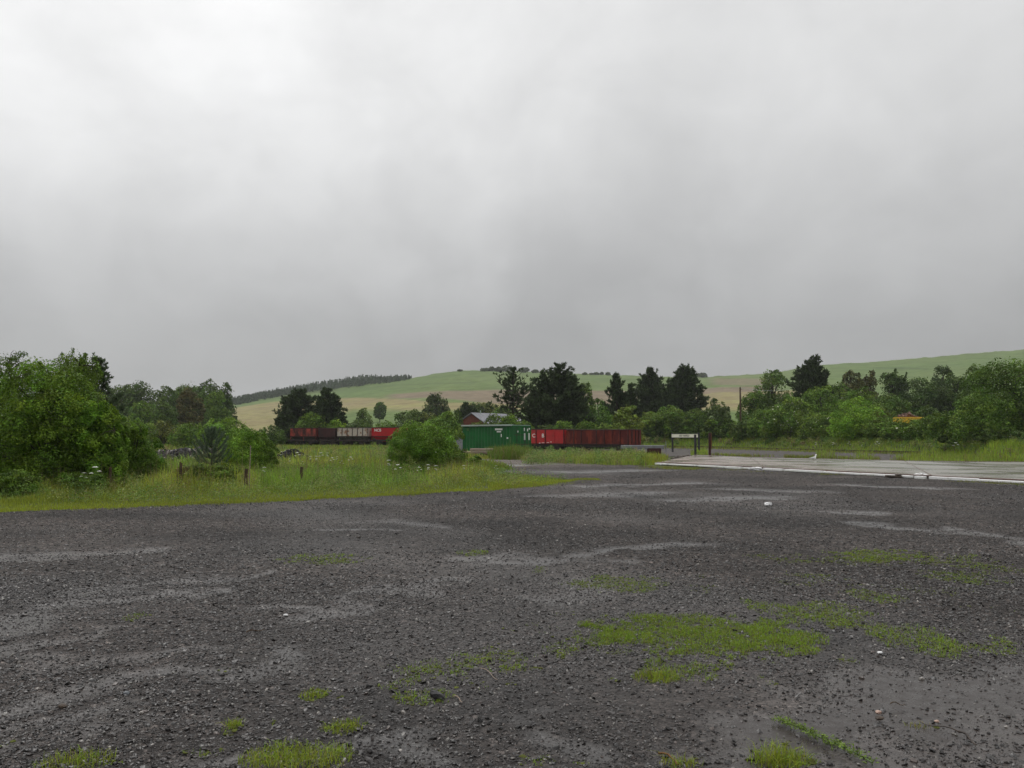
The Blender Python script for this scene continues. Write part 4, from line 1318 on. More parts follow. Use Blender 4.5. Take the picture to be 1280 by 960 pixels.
pin(812, 459, 44, 118, 'pointed dark pine with a spiky top, left of the sign', dens=2.3, bare=.06, irregular=.35)
pin(855, 455, 48, 116, 'full dark pine with a leaning spire above the sign', dens=2.5, bare=.06, irregular=.32, topfrac=.8)
pin(838, 480, 24, 119, 'low dark pine between the spiky one and the leaning one', dens=2.2, bare=.1)
bush(810, 515, 38, 104, (.068, .102, .028), 'light green hedge bush above the right end of the rusty wagon', n=4500)
bush(838, 509, 44, 106, MD, 'tall green hedge bush behind the left post of the sign', n=4500)
bush(872, 512, 40, 106, (.044, .078, .020), 'dark green hedge bush behind the right end of the sign board', n=4500)
bush(898, 501, 32, 116, (.034, .055, .024), 'round grey green bush above the hedge right of the pines', n=4000)
bush(822, 530, 40, 100, DK, 'low dark hedge bush left of the sign', n=4000)
bush(858, 530, 46, 100, DK, 'low dark hedge bush under the sign board', n=4000)
bush(900, 522, 44, 101, MD, 'hedge bush behind the brown lone post', n=4500)
bush(935, 524, 42, 99, (.042, .068, .022), 'dark hedge bush at the foot of the utility pole', n=4500)
bush(955, 512, 40, 108, (.050, .090, .022), 'green bush right of the utility pole', n=4000)
# --- right side
dec(965, 466, 52, 140, (.042, .072, .022), 'broad green tree left of the tall conifer on the right', zb=.2, n=4500)
dec(943, 490, 40, 138, (.046, .082, .022), 'sloping lower tree at the left end of the right-hand wood', zb=.1, n=3500)
pin(1011, 444, 46, 130, 'tall dark bushy conifer rising highest on the right', dens=2.8, bare=.1, irregular=.3, topfrac=.9)
bush(985, 497, 56, 100, (.062, .105, .028), 'bright bush with white blossom right of the utility pole', n=5000, flowers=220)
bush(975, 525, 50, 92, (.066, .110, .024), 'fresh green hedge bush behind the gull', n=5000)
dec(1025, 484, 56, 118, (.058, .100, .024), 'green rounded tree below the tall dark conifer', zb=0.05, n=5000)
dec(1064, 462, 30, 150, (.052, .055, .028), 'brownish tree right of the tall dark conifer', zb=.3)
dec(1087, 466, 22, 152, (.044, .045, .026), 'small brownish tree beside the larger brownish one', zb=.3)
dec(1048, 480, 40, 135, MD, 'green tree under the brownish tree', zb=.1)
dec(1115, 461, 40, 140, (.032, .056, .022), 'dark pointed tree left of the domed tree on the right', zb=.2, spire=12, n=4000)
dec(1176, 456, 30, 165, (.028, .050, .020), 'small domed dark tree standing above the right-hand wood', zb=.6)
dec(1150, 474, 54, 140, (.034, .060, .020), 'wide dark tree below the domed tree', zb=.1, n=4500)
dec(1195, 470, 48, 138, (.032, .054, .020), 'dark tree between the domed tree and the big right-hand tree', zb=.1, n=4500)
bush(1085, 486, 60, 108, (.046, .082, .022), 'mid green bush behind the brightest bush', n=5000)
bush(1072, 500, 66, 84, (.082, .150, .026), 'brightest green bush on the right with tiered branches', n=8000, ls=.2, lobes=14)
bush(1025, 518, 52, 88, (.058, .096, .026), 'hedge bush with white dots left of the brightest bush', n=5500, flowers=60)
bush(1104, 522, 52, 80, (.060, .100, .026), 'green hedge bush left of and below the yellow skip', n=5000, ls=.2)
bush(1146, 525, 60, 78, (.050, .088, .022), 'green hedge bush right below the yellow skip', n=5500, ls=.2, flowers=25)
bush(1130, 524, 56, 82, (.052, .090, .022), 'low green bush directly below the middle of the yellow skip', n=5000, ls=.19)
bush(1180, 516, 60, 80, (.052, .092, .022), 'green bush between the yellow skip and the big right-hand tree', n=6000, ls=.2, lobes=12)
bush(1160, 508, 34, 112, DK, 'dark bush just behind the yellow skip', n=3500)
bush(1112, 494, 50, 112, DK, 'dark bush above and left of the yellow skip', n=4000)
bush(1100, 512, 30, 92, (.060, .082, .024), 'olive bush touching the left end of the skip', n=3000)
dec(1222, 458, 50, 74, (.044, .080, .022), 'narrow upright green tree forming the left shoulder of the largest right-hand tree', zb=.1, n=9000, ls=.17, lobes=12)
dec(1264, 451, 112, 70, (.042, .078, .020), 'largest broad green tree filling the right edge', zb=.1, n=22000, ls=.17, lobes=22, twigs=40)
dec(1228, 492, 70, 64, (.048, .086, .022), 'rounded green tree in front of the left side of the largest right-hand tree', zb=.05, n=9000, ls=.16, lobes=14)
dec(1450, 462, 130, 70, MD, 'green tree standing outside the right edge of the picture', zb=.1, n=10000, ls=.18)
dec(1330, 470, 110, 66, DK, 'dark tree cut by the right edge of the picture', zb=.1, n=10000, ls=.18)
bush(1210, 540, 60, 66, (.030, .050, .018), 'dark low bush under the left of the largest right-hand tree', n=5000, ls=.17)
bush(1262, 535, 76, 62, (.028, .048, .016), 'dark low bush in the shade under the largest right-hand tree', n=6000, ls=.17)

# --- hilltop trees and bushes
g = 'trees along the hilltop'
for x, yt, w, lb in [(606, 460, 11, 'tiny flat topped tree at the left start of the hilltop copse'), (615, 458.5, 8, 'tiny wind bent tree second from left on the hilltop'),
                     (623, 459, 9, 'low tree left of the tallest hilltop clump'), (634, 457, 15, 'tallest rounded tree of the hilltop copse'),
                     (655, 459.5, 13, 'separate domed tree right of the scraggly pine on the hilltop'), (669, 462, 8, 'half hidden tree at the hilltop left of the big dense pine'),
                     (877, 466, 13, 'single domed tree alone on the hill crest right of the pines'), (575, 462, 6, 'small dark bush on the crest left of the copse')]:
    dec(x, yt, w, 745, (.028, .042, .022), lb, group=g, n=700, ls=1.2, zb=.3, cat='tree')
rng = np.random.default_rng(40)
lbs = ['left', 'second', 'third', 'fourth', 'fifth', 'sixth', 'seventh', 'last']
for i, (x, yt) in enumerate([(731, 466.2), (739, 467), (745, 466), (752, 465.5), (760, 465.8), (770, 467)]):
    dec(x, yt - rng.uniform(0, .8), rng.uniform(3.5, 7), 745, (.026, .040, .020), 'tiny crest shrub, %s one of the row right of the big dense pine' % lbs[i], group='small shrubs on the hill crest', n=300, ls=1.1, zb=0.0, name='shrub_bush', cat='shrub')

# plantation along the left ridge, one far-off mass of conifers
rng = np.random.default_rng(77)
bag = Bag()
n = 2600
px = rng.uniform(286, 514, n)
yb = np.interp(px, [286, 300, 350, 420, 470, 500, 514], [507, 505, 495, 486, 480, 476, 473])
dd = rng.uniform(640, 800, n)
ht = np.interp(px, [286, 330, 400, 450, 512], [3.5, 5, 7, 7.5, 3]) * rng.uniform(.6, 1.25, n)
x_ = (px - CX) / F * dd
z_ = T(x_, dd)
_, pyb = proj(x_, dd, z_)
k = pyb < yb + 1
x_, dd, z_, ht = x_[k], dd[k], z_[k], ht[k]
n = len(x_)
per = 26
t = rng.uniform(0, 1, (n, per)) ** .8
a = rng.uniform(0, 2 * np.pi, (n, per))
r = (1 - t) * ht[:, None] * .26 * rng.uniform(.5, 1.1, (n, per))
Cc = np.stack([x_[:, None] + np.cos(a) * r, dd[:, None] + np.sin(a) * r, z_[:, None] + ht[:, None] * (.08 + .92 * t)], -1).reshape(-1, 3)
nr = np.stack([np.cos(a), np.sin(a), np.full_like(a, .6)], -1).reshape(-1, 3); nr /= np.linalg.norm(nr, axis=1, keepdims=True)
v, f, c = leaves(rng, Cc, nr, rng.uniform(.9, 1.8, n * per), np.repeat(C(.048, .075, .034) * rng.uniform(.8, 1.35, (n, 1)), per, 0))
bag.add(v, f, c)
tag(bag.build('conifer_plantation', M['needle']), 'distant dark conifer plantation along the left ridge of the hill', 'plantation', kind='stuff')


# ------------------------------------------------------------------ wheels and wagons
def wheel(parent, x, y, r=.47):
    w = MB()
    w.tube([(0, -.06, 0), (0, .06, 0)], r, 20)
    w.tube([(0, -.085, 0), (0, -.05, 0)], r + .025, 20)
    w.tube([(0, -.13, 0), (0, .02, 0)], .11, 10)
    o = w.build('wheel', M['black_steel'], parent)
    o.location = (x, y, r + .02)
    return o


def under(parent, L, axles, wid=2.3, zf=1.0):
    u = MB()
    for s in (-1, 1):
        u.box((0, s * (wid / 2 - .12), zf), (L, .12, .28), bev=.02)
    for s in (-1, 1):
        u.box((s * (L / 2 - .06), 0, zf), (.13, wid, .34), bev=.02)
    u.box((0, 0, zf - .05), (L * .9, .3, .2))
    u.build('underframe', M['black_steel'], parent)
    for ax in axles:
        for s in (-1, 1):
            wheel(parent, ax, s * .76)
            g_ = MB()
            g_.add([(ax - .38, s * .95, zf - .14), (ax + .38, s * .95, zf - .14), (ax + .16, s * .95, .36), (ax - .16, s * .95, .36),
                    (ax - .38, s * .99, zf - .14), (ax + .38, s * .99, zf - .14), (ax + .16, s * .99, .36), (ax - .16, s * .99, .36)],
                   [(0, 1, 2, 3), (7, 6, 5, 4), (0, 4, 5, 1), (1, 5, 6, 2), (2, 6, 7, 3), (3, 7, 4, 0)])
            g_.box((ax, s * 1.03, .50), (.26, .16, .26), bev=.04)
            for q in range(4):
                g_.box((ax, s * 1.03, .66 + q * .035), (1.0 - q * .2, .08, .028))
            g_.build('axle_guard', M['black_steel'], parent)
    for e in (-1, 1):
        for s in (-1, 1):
            b_ = MB(); x0 = e * L / 2
            b_.tube([(x0, s * .87, zf), (x0 + e * .42, s * .87, zf)], .075, 10)
            b_.tube([(x0 + e * .42, s * .87, zf), (x0 + e * .46, s * .87, zf)], .19, 16)
            b_.build('buffer', M['black_steel'], parent)


def open_wagon(name, loc, rz, L, h, body, rim, ribs, label, letters=None, wid=2.35, door=None, group='railway wagons'):
    root = empty(name, loc, rz); tag(root, label, 'railway wagon', group)
    under(root, L, (-L * .28, L * .28) if L < 8 else (-L * .33, L * .33))
    z0 = 1.15; z1 = z0 + h
    b_ = MB()
    for s in (-1, 1):
        b_.box((0, s * wid / 2, (z0 + z1) / 2), (L, .06, h))
        b_.box((s * L / 2, 0, (z0 + z1) / 2), (.06, wid - .064, h))
    b_.box((0, 0, z0 + .02), (L - .07, wid - .07, .06))
    b_.build('body', body, root)
    r_ = MB()
    for s in (-1, 1):
        r_.box((0, s * (wid / 2 + .012), z1 + .04), (L + .12, .13, .1), bev=.02)
        r_.box((s * (L / 2 + .012), 0, z1 + .04), (.13, wid - .11, .097), bev=.02)
        r_.box((0, s * (wid / 2 + .03), z0 + .05), (L + .04, .10, .1), bev=.02)
    r_.build('top_rim', rim, root)
    for s in (-1, 1):
        for i in range(ribs + 1):
            q = MB(); xx = -L / 2 + .06 + (L - .12) * i / ribs
            q.box((xx, s * (wid / 2 + .075), (z0 + z1) / 2 + .045), (.10, .09, h - .11), bev=.02)
            q.build('rib', rim if i % 3 else body, root)
    for e in (-1, 1):
        for yy in (-.72, 0, .72):
            q = MB(); q.box((e * (L / 2 + .075), yy, (z0 + z1) / 2 + .03), (.09, .10, h - .07), bev=.02); q.build('rib', rim, root)
    if letters:
        for (s, xx, zz_, sz) in letters:
            text_mesh('lettering', s, sz, M['white_letter'], root, (xx, -(wid / 2 + .034), zz_), (R(90), 0, 0))
    return root, z0, z1


# right-hand rake, turned slightly so its end face shows
def line_pt(px, d):
    a_, b_, c_ = AT(px, 545, d); return float(a_), d

def wagon_between(pxa, da, pxb, db):
    xa, ya = line_pt(pxa, da); xb, yb = line_pt(pxb, db)
    L = math.hypot(xb - xa, yb - ya); return ((xa + xb) / 2, (ya + yb) / 2, 0), math.atan2(yb - ya, xb - xa), L

def wagon_front(pxa, da, pxb, db, wid=2.35):
    xa, ya = line_pt(pxa, da); xb, yb = line_pt(pxb, db)
    L = math.hypot(xb - xa, yb - ya); a = math.atan2(yb - ya, xb - xa)
    return ((xa + xb) / 2 - math.sin(a) * (wid / 2 + .03), (ya + yb) / 2 + math.cos(a) * (wid / 2 + .03), 0), a, L
GR = -.52     # these sidings lie a little below the yard
loc, rz, L = wagon_front(658.5, 99.5, 705.5, 97)
loc = (loc[0], loc[1], GR)
open_wagon('open_wagon', loc, rz, L, 1.72, M['red'], M['rust_dark'], 4, 'bright red open steel wagon right behind the green container end',
           letters=[('C', -L * .31, 2.15, .62), ('B', -L * .065, 2.15, .62)])
w_ = bpy.data.objects['open_wagon']
for xx, zz_, wx_, hz in [(-.3, 1.32, .35, .05), (.35, 1.35, .3, .05), (-.75, 1.25, .22, .12), (.75, 1.42, .2, .06)]:
    mbb = MB(); mbb.box((xx, -1.226, zz_), (wx_, .01, hz)); mbb.build('paint_mark', M['white_letter'], w_)
loc, rz, L = wagon_front(708, 96.2, 786, 90.5)
loc = (loc[0], loc[1], GR)
open_wagon('open_wagon', loc, rz, L, 1.62, M['rust_old'], M['rust_dark'], 8, 'long dark rusty open wagon with many ribs at the right end of the siding')
# coal load low inside the rusty wagon

def hopper(name, loc, rz, L, h, up, low, rim, label, bays, letters=None, wid=2.35, hz=.75, lowmat=None, group='railway wagons'):
    """steel hopper: upright upper sides, tapering chutes below"""
    root = empty(name, loc, rz); tag(root, label, 'railway wagon', group)
    under(root, L, (-L * .27, L * .27), zf=.95)
    z1 = 1.25 + h; zm = 1.25 + h * .20; z0 = .75
    b_ = MB(); a = L / 2; w = wid / 2
    for s in (-1, 1):
        b_.box((0, s * w, (zm + z1) / 2), (L, .05, z1 - zm))
        b_.box((s * a, 0, (zm + z1) / 2), (.05, wid - .054, z1 - zm))
    b_.build('upper_body', up, root)
    c_ = MB()
    def frus(x0, x1, x2, x3):
        c_.add([(x0, -w, zm), (x1, -w, zm), (x1, w, zm), (x0, w, zm), (x2, -w * .55, z0), (x3, -w * .55, z0), (x3, w * .55, z0), (x2, w * .55, z0)],
               [(0, 4, 5, 1), (1, 5, 6, 2), (2, 6, 7, 3), (3, 7, 4, 0), (4, 7, 6, 5)])
    frus(-a, 0, -a * .55, -a * .15); frus(0, a, a * .15, a * .55)
    c_.build('chute', low, root)
    r_ = MB()
    for s in (-1, 1):
        r_.box((0, s * (w + .01), z1 + .04), (L + .12, .13, .1), bev=.02)
        r_.box((s * (a + .01), 0, z1 + .04), (.13, wid - .11, .097), bev=.02)
        r_.box((0, s * (w + .03), zm), (L + .04, .09, .09), bev=.02)
    r_.build('top_rim', rim, root)
    for s in (-1, 1):
        for i in range(bays + 1):
            q = MB(); xx = -a + .05 + (L - .1) * i / bays
            q.box((xx, s * (w + .07), (zm + z1) / 2 + .02), (.09, .08, z1 - zm - .12), bev=.02)
            q.box((xx, s * (w - .02), zm - .35), (.07, .07, .62), rx=-s * .30)
            q.build('rib', rim if bays > 3 else up, root)
    for e in (-1, 1):
        for yy in (-.9, .9):
            q = MB(); q.tube([(e * a * .97, yy, zm), (e * a * .97, yy, 1.0)], .05, 6); q.build('end_strut', M['black_steel'], root)
    if letters:
        for (s, xx, zz_, sz) in letters:
            text_mesh('lettering', s, sz, M['white_letter'], root, (xx, -(w + .05), zz_), (R(90), 0, 0), sx=.95)
    return root


H0 = .0
loc, rz, L = wagon_between(368, 124, 400, 123)
hopper('hopper_wagon', (loc[0], loc[1], H0), rz, L, 1.45, M['rust'], M['black_steel'], M['rust_dark'], 'faded red steel hopper wagon at the left end of the siding', 2)
loc, rz, L = wagon_between(402, 123, 423, 122.5)
hopper('hopper_wagon', (loc[0], loc[1], H0), rz, L, 1.42, M['rust_dark'], M['rust_dark'], M['rust_dark'], 'very dark brown hopper wagon between the faded red and the flaking white one', 2)
loc, rz, L = wagon_between(426, 122.5, 465, 121)
hopper('hopper_wagon', (loc[0], loc[1], H0), rz, L, 1.50, M['white_rust'], M['grey_hopper'], M['black_steel'], 'hopper wagon with flaking white and rusty panels and a grimy chute', 6)
loc, rz, L = wagon_between(468.5, 121, 506, 120)
hopper('hopper_wagon', (loc[0], loc[1], H0), rz, L, 1.52, M['red_bright'], M['red_bright'], M['rust_dark'], 'bright red hopper wagon lettered NCB half hidden by the large round bush', 1,
       letters=[('NCB', -L * .30, 2.42, .55)])
# platform-like low bed left of the wagons
t_ = empty('timber_ramp', (G(357, 557)[0] + 0, 119, 0), 0)
tag(t_, 'low dark timber ramp lying in the grass left of the first wagon', 'ramp')
q = MB(); q.box((0, 0, .42), (2.6, 2.0, .16), bev=.03, ry=.02); q.build('deck', M['dark_timber'], t_)
for xx in (-1.1, 0, 1.1):
    q = MB(); q.box((xx, 0, .17), (.2, 1.9, .36)); q.build('bearer', M['dark_timber'], t_)

# ------------------------------------------------------------------ green container
def container():
    # near corner at photo x 640; side runs away to the left, doors to the right
    cxn, cyn = line_pt(641, 74.5)
    sx_, sy_ = line_pt(579, 78.8)
    ang = math.atan2(cyn - sy_, cxn - sx_)
    Ls = math.hypot(cxn - sx_, cyn - sy_)
    ex_, ey_ = line_pt(661.5, 76.2)
    Ws = 2.44; h = 2.55
    root = empty('shipping_container', (sx_, sy_, 0), ang)
    tag(root, 'dark green steel container with white markings beside the red wagon', 'container')
    q = MB()
    n = int(Ls / .10); pts = []
    for i in range(n + 1):
        k = i % 4; pts.append((.08 + (Ls - .16) * i / n, .03 if k in (0, 1) else .075))
    V = []; Fc = []
    for (x, y) in pts: V += [(x, y, .16), (x, y, h - .12)]
    for i in range(n): Fc.append((2 * i, 2 * i + 2, 2 * i + 3, 2 * i + 1))
    q.add(V, Fc)
    V2 = [(x, Ws - y, z) for (x, y, z) in V]; q.add(V2, [f[::-1] for f in Fc])
    q.box((.05, Ws / 2, h / 2), (.04, Ws - .2, h - .2))
    q.box((Ls / 2, Ws / 2, h - .05), (Ls - .1, Ws - .1, .04))
    q.box((Ls / 2, Ws / 2, .14), (Ls - .1, Ws - .1, .1))
    q.build('side_panel', M['green'], root)
    fr = MB()
    for x in (0.0, Ls):
        for y in (0, Ws): fr.box((x, y + (.05 if y == 0 else -.05), h / 2), (.14, .13, h), bev=.015)
    for y in (.04, Ws - .04):
        fr.box((Ls / 2, y, .08), (Ls - .15, .09, .16)); fr.box((Ls / 2, y, h - .06), (Ls - .15, .09, .10))
    for x in (0, Ls):
        fr.box((x, Ws / 2, .08), (.12, Ws - .24, .16)); fr.box((x, Ws / 2, h - .06), (.12, Ws - .24, .12))
    fr.build('frame', M['green'], root)
    re = MB(); re.box((Ls / 2 - .1, -.02, h + .02), (Ls + .1, .28, .13), bev=.01); re.box((Ls / 2 - .1, 1.3, h + .03), (Ls + .1, 2.3, .05))
    re.build('roof_sheet', M['roof_edge'], root)
    # doors on the right-hand end
    for j, y0 in enumerate((.13, Ws / 2 + .01)):
        wd = Ws / 2 - .14
        d = MB(); d.box((Ls + .02, y0 + wd / 2, h / 2), (.05, wd, h - .34), bev=.01)
        dd_ = d.build('door', M['green'], root)
        for zc in (.85, 1.7):
            e = MB(); e.box((Ls + .052, y0 + wd / 2, zc), (.02, wd, .06)); e.build('door_rail', M['black_steel'], dd_)
        e = MB(); e.box((Ls + .049, y0 + wd / 2 + .0, .52), (.012, wd * .72, .55)); e.build('pale_panel', M['green_pale'], dd_)
        for k in (.3, .72):
            b_ = MB(); b_.tube([(Ls + .09, y0 + wd * k, .2), (Ls + .09, y0 + wd * k, h - .18)], .02, 6)
            b_.box((Ls + .09, y0 + wd * k, 1.15), (.03, .22, .04)); b_.build('lock_rod', M['green_pale'] if k > .5 else M['black_steel'], dd_)
    m = MB()
    for (y, z, a, b2) in [(1.55, 1.55, .20, .62), (2.12, 1.55, .18, .62), (1.50, 2.2, .12, .30), (1.95, 2.15, .14, .24), (2.18, 2.26, .16, .14), (.62, 2.0, .10, .16)]:
        m.box((Ls + .062, y, z), (.008, a, b2))
    m.build('white_label', M['white_letter'], root)
    m = MB()
    x0 = Ls * .735
    rng = np.random.default_rng(3)
    x = x0 - .45
    for k in range(7):
        m.box((x, -.012, h - .34), (.10, .01, .17)); x += .135
    x = x0 - .22
    for k in range(4):
        m.box((x, -.012, h - .56), (.11, .01, .11)); x += .14
    m.box((x0 + .28, -.012, h - .90), (.10, .01, .28))
    m.build('white_marking', M['white_letter'], root)
    m = MB()
    m.box((Ls * .50, -.006, .40), (.62, .012, .44)); m.box((Ls * .655, -.006, .42), (.45, .012, .50))
    m.box((Ls * .955, -.012, 1.25), (.20, .012, .5)); m.box((Ls * .10, -.006, h - .32), (.26, .012, .28))
    m.build('pale_patch', M['green_pale'], root)
    m = MB(); m.box((Ls * .90, -.02, 1.42), (.18, .01, .14)); m.build('white_label', M['white_letter'], root)
container()
# bushes against the container end
bush(645, 560, 34, 72.5, (.042, .072, .020), 'dark weedy bush against the doors of the green container', n=4500, ls=.14, gap=.1)
bush(668, 563, 26, 76, (.072, .112, .026), 'yellowish weedy bush at the foot of the bright red wagon', n=3000, ls=.14, gap=.1)
bush(622, 566, 14, 70, (.050, .088, .022), 'small weed clump at the right of the timber stack', n=1200, ls=.12, gap=.1)
# timber stack
x, y = map(float, G(594, 573))
t_ = empty('timber_stack', (x, 66, 0), .04)
tag(t_, 'low stack of pale pinkish timbers in front of the green container', 'timber stack')
for i, (zz_, x0, L_, yy) in enumerate([(.10, 0, 2.7, 0), (.30, 0, 2.7, .1), (.30, 0, 2.7, -.35), (.52, .25, 1.9, -.1), (.52, .35, 1.75, .25)]):
    q = MB(); q.box((x0, yy, zz_), (L_, .40, .18), bev=.02, rz=.02 * (-1) ** i)
    q.build('beam', M['brick_red'] if i == 0 else M['timber'], t_)
# something pale behind the left of the container: a tarpaulined heap
t_ = MB()
t_.add([(-.7, 0, 0), (.7, 0, 0), (.9, 1.5, 0), (-.9, 1.5, 0), (-.35, .3, 1.5), (.55, .4, 2.1), (.5, 1.2, 2.0), (-.4, 1.2, 1.4)],
       [(0, 1, 5, 4), (1, 2, 6, 5), (2, 3, 7, 6), (3, 0, 4, 7), (4, 5, 6, 7), (3, 2, 1, 0)])
t_ = t_.build('tarpaulin', M['slate'])
t_.location = (line_pt(572, 84)[0], 84, 0)
tag(t_, 'grey tarpaulin draped over a heap at the left end of the container', 'tarpaulin')

# ------------------------------------------------------------------ house
def house():
    d = 145
    xr, yr, zr = map(float, AT(590, 516.5, d))
    root = empty('brick_house', (xr, d, float(T(xr, d))), 0)
    tag(root, 'low brick house with a grey slate roof behind the container', 'house')
    z_r = zr - float(T(xr, d))
    half = 2.3; ze = z_r - 1.7; Lr = 8.6
    sh = 1.0   # roof recedes to the right
    q = MB()
    G0 = [(-half, 0), (half, 0)]
    q.add([(-half, 0, 0), (half, 0, 0), (half, 0, ze), (0, 0, z_r - .1), (-half, 0, ze),
           (-half + 6, 9, 0), (half + 6, 9, 0), (half + 6, 9, ze), (6, 9, z_r - .1), (-half + 6, 9, ze)],
          [(0, 1, 2, 3, 4), (9, 8, 7, 6, 5), (1, 6, 7, 2), (0, 4, 9, 5)])
    q.build('wall', M['brick_red'], root)
    r_ = MB()
    e = .28
    for s in (-1, 1):
        a = (0 - .2, -.35, z_r); b_ = (s * (half + .35) - .2, -.35, ze - .25); c_ = (s * (half + .35) + 6.2, 9.3, ze - .25); dd_ = (6.2, 9.3, z_r)
        up = .12
        r_.add([a, b_, c_, dd_, (a[0], a[1], a[2] + up), (b_[0], b_[1], b_[2] + up), (c_[0], c_[1], c_[2] + up), (dd_[0], dd_[1], dd_[2] + up)],
               [(0, 1, 2, 3), (7, 6, 5, 4), (0, 4, 5, 1), (1, 5, 6, 2), (2, 6, 7, 3), (3, 7, 4, 0)])
    r_.build('roof', M['slate'], root)
    v_ = MB(); v_.tube([(1.4, 1.6, z_r - .3), (1.4, 1.6, z_r + .55)], .09, 8); v_.build('flue_pipe', M['roof_edge'], root)
    w_ = MB(); w_.box((.2, -.03, ze * .55), (1.0, .06, 1.1)); fr = w_.build('window_frame', M['cream'], root)
    g_ = MB(); g_.box((.2, -.065, ze * .55), (.84, .02, .94)); g_.build('pane', M['dark_void'], fr)
house()
def shed():
    d = 150
    x, y, z = map(float, AT(640, 521, d))
    root = empty('slate_roofed_shed', (x, d, float(T(x, d))), .1)
    tag(root, 'small slate roofed shed glimpsed behind the scraggly pine', 'shed')
    zr = z - float(T(x, d))
    q = MB(); q.box((0, 2, (zr - 1.2) / 2), (5, 4, zr - 1.2)); q.build('wall', M['brick_red'], root)
    r_ = MB(); r_.add([(-2.7, -.3, zr - 1.35), (2.7, -.3, zr - 1.35), (2.7, 2, zr), (-2.7, 2, zr), (2.7, 4.3, zr - 1.35), (-2.7, 4.3, zr - 1.35)],
                      [(0, 1, 2, 3), (3, 2, 4, 5), (1, 4, 2), (0, 3, 5), (0, 5, 4, 1)])
    r_.build('roof', M['slate'], root)
shed()

# ------------------------------------------------------------------ concrete slabs with white edge
mc, t, b = new_mat('wet_concrete')
geo = N(t, 'ShaderNodeNewGeometry')
mp = N(t, 'ShaderNodeMapping'); mp.inputs['Scale'].default_value = (.35, .35, 1); mp.inputs['Rotation'].default_value = (0, 0, .9)
t.links.new(geo.outputs['Position'], mp.inputs[0])
nz = N(t, 'ShaderNodeTexNoise'); nz.inputs['Scale'].default_value = 1.0; nz.inputs['Detail'].default_value = 5
t.links.new(mp.outputs[0], nz.inputs['Vector'])
nz2 = N(t, 'ShaderNodeTexNoise'); nz2.inputs['Scale'].default_value = 12; nz2.inputs['Detail'].default_value = 5
t.links.new(geo.outputs['Position'], nz2.inputs['Vector'])
sx = N(t, 'ShaderNodeSeparateXYZ'); t.links.new(geo.outputs['Position'], sx.inputs[0])
br = math_(t, 'MULTIPLY_ADD', sx.outputs[0], -.16, 2.9, clamp=True)
br = math_(t, 'MULTIPLY', br, ramp(t, nz.outputs[0], [(.3, .5), (.7, 1)]))
cc = mix(t, br, mix(t, nz.outputs[0], (.155, .148, .122), (.235, .225, .19)), (.22, .15, .11))
cc = mix(t, math_(t, 'MULTIPLY', nz2.outputs[0], .4), cc, (.10, .095, .08))
t.links.new(cc, b.inputs['Base Color'])
t.links.new(ramp(t, nz.outputs[0], [(.42, .16), (.62, .38)]), b.inputs['Roughness'])
b.inputs['Specular IOR Level'].default_value = .5
bp = N(t, 'ShaderNodeBump'); bp.inputs['Strength'].default_value = .2; bp.inputs['Distance'].default_value = .02
t.links.new(nz2.outputs[0], bp.inputs['Height']); t.links.new(bp.outputs[0], b.inputs['Normal'])
ZS = .11
def GP(x, y, z=ZS): return tuple(map(float, G(x, y, z)))
SL = [([(822, 578), (958, 584.5), (936, 571.5), (868, 568.5)], 'brownish wet concrete slab at the left end, beside the sign'),
      ([(958.8, 584.6), (1166, 595), (1130, 576.0), (937, 571.6)], 'long grey wet concrete slab in the middle, where the gull sits'),
      ([(1166.8, 595.2), (1420, 606.5), (1330, 578), (1131, 576.1)], 'wet reflective concrete slab at the right end')]
for i, (poly, lb) in enumerate(SL):
    w = [GP(*p) for p in poly]
    root = empty('concrete_slab', (w[0][0], w[0][1], 0)); tag(root, lb, 'concrete slab', 'concrete slabs')
    L_ = [(p[0] - w[0][0], p[1] - w[0][1]) for p in w]
    q = MB(); q.prism(L_, -.1, ZS - .002); q.build('slab_top', mc, root)
    a = np.array(L_[0]); b_ = np.array(L_[1]); dv = (b_ - a); ln = np.linalg.norm(dv); dv /= ln; nn = np.array([dv[1], -dv[0]])
    ang = math.atan2(dv[1], dv[0])
    # brown steel angle along the front lip
    m_ = (a + b_) / 2 + nn * .05
    q = MB(); q.box((m_[0], m_[1], ZS - .0), (ln, .09, .06), rz=ang, bev=.01)
    q.build('steel_edge', M['steel_edge'], root)
    # white kerb below it, in irregular lengths
    rng = np.random.default_rng(60 + i)
    s0 = .02
    while s0 < ln - .05:
        l_ = min(rng.uniform(.6, 2.6), ln - s0)
        if True:
            off_ = rng.uniform(.20, .26)
            m_ = a + dv * (s0 + l_ / 2) + nn * off_
            q = MB(); q.box((m_[0], m_[1], .055 + rng.uniform(-.008, .008)), (l_ - rng.choice([.03, .03, .12, .3]), rng.uniform(.14, .24), rng.uniform(.07, .10)), rz=ang + rng.normal(0, .022), bev=.008)
            q.build('white_kerb', M['conc_edge'], root)
        s0 += l_
    # added dark strip standing in for the shadow at the slab's back edge
    a = np.array(L_[3]); b_ = np.array(L_[2]); dv = (b_ - a); ln = np.linalg.norm(dv); dv /= ln; nn = np.array([-dv[1], dv[0]])
    m_ = (a + b_) / 2 + nn * .10
    q = MB(); q.box((m_[0], m_[1], .07), (ln - .1, .12, .11), rz=math.atan2(dv[1], dv[0]), bev=.01); q.build('rear_shadow_strip', M['steel_edge'], root)
    if i < 2:   # joint between slabs
        a = np.array(L_[1]); b_ = np.array(L_[2]); dv = b_ - a; ln = np.linalg.norm(dv); m_ = (a + b_) / 2
        q = MB(); q.box((m_[0], m_[1], ZS + .0), (ln * .995, .035, .012), rz=math.atan2(dv[1], dv[0])); q.build('joint_strip', M['steel_edge'], root)

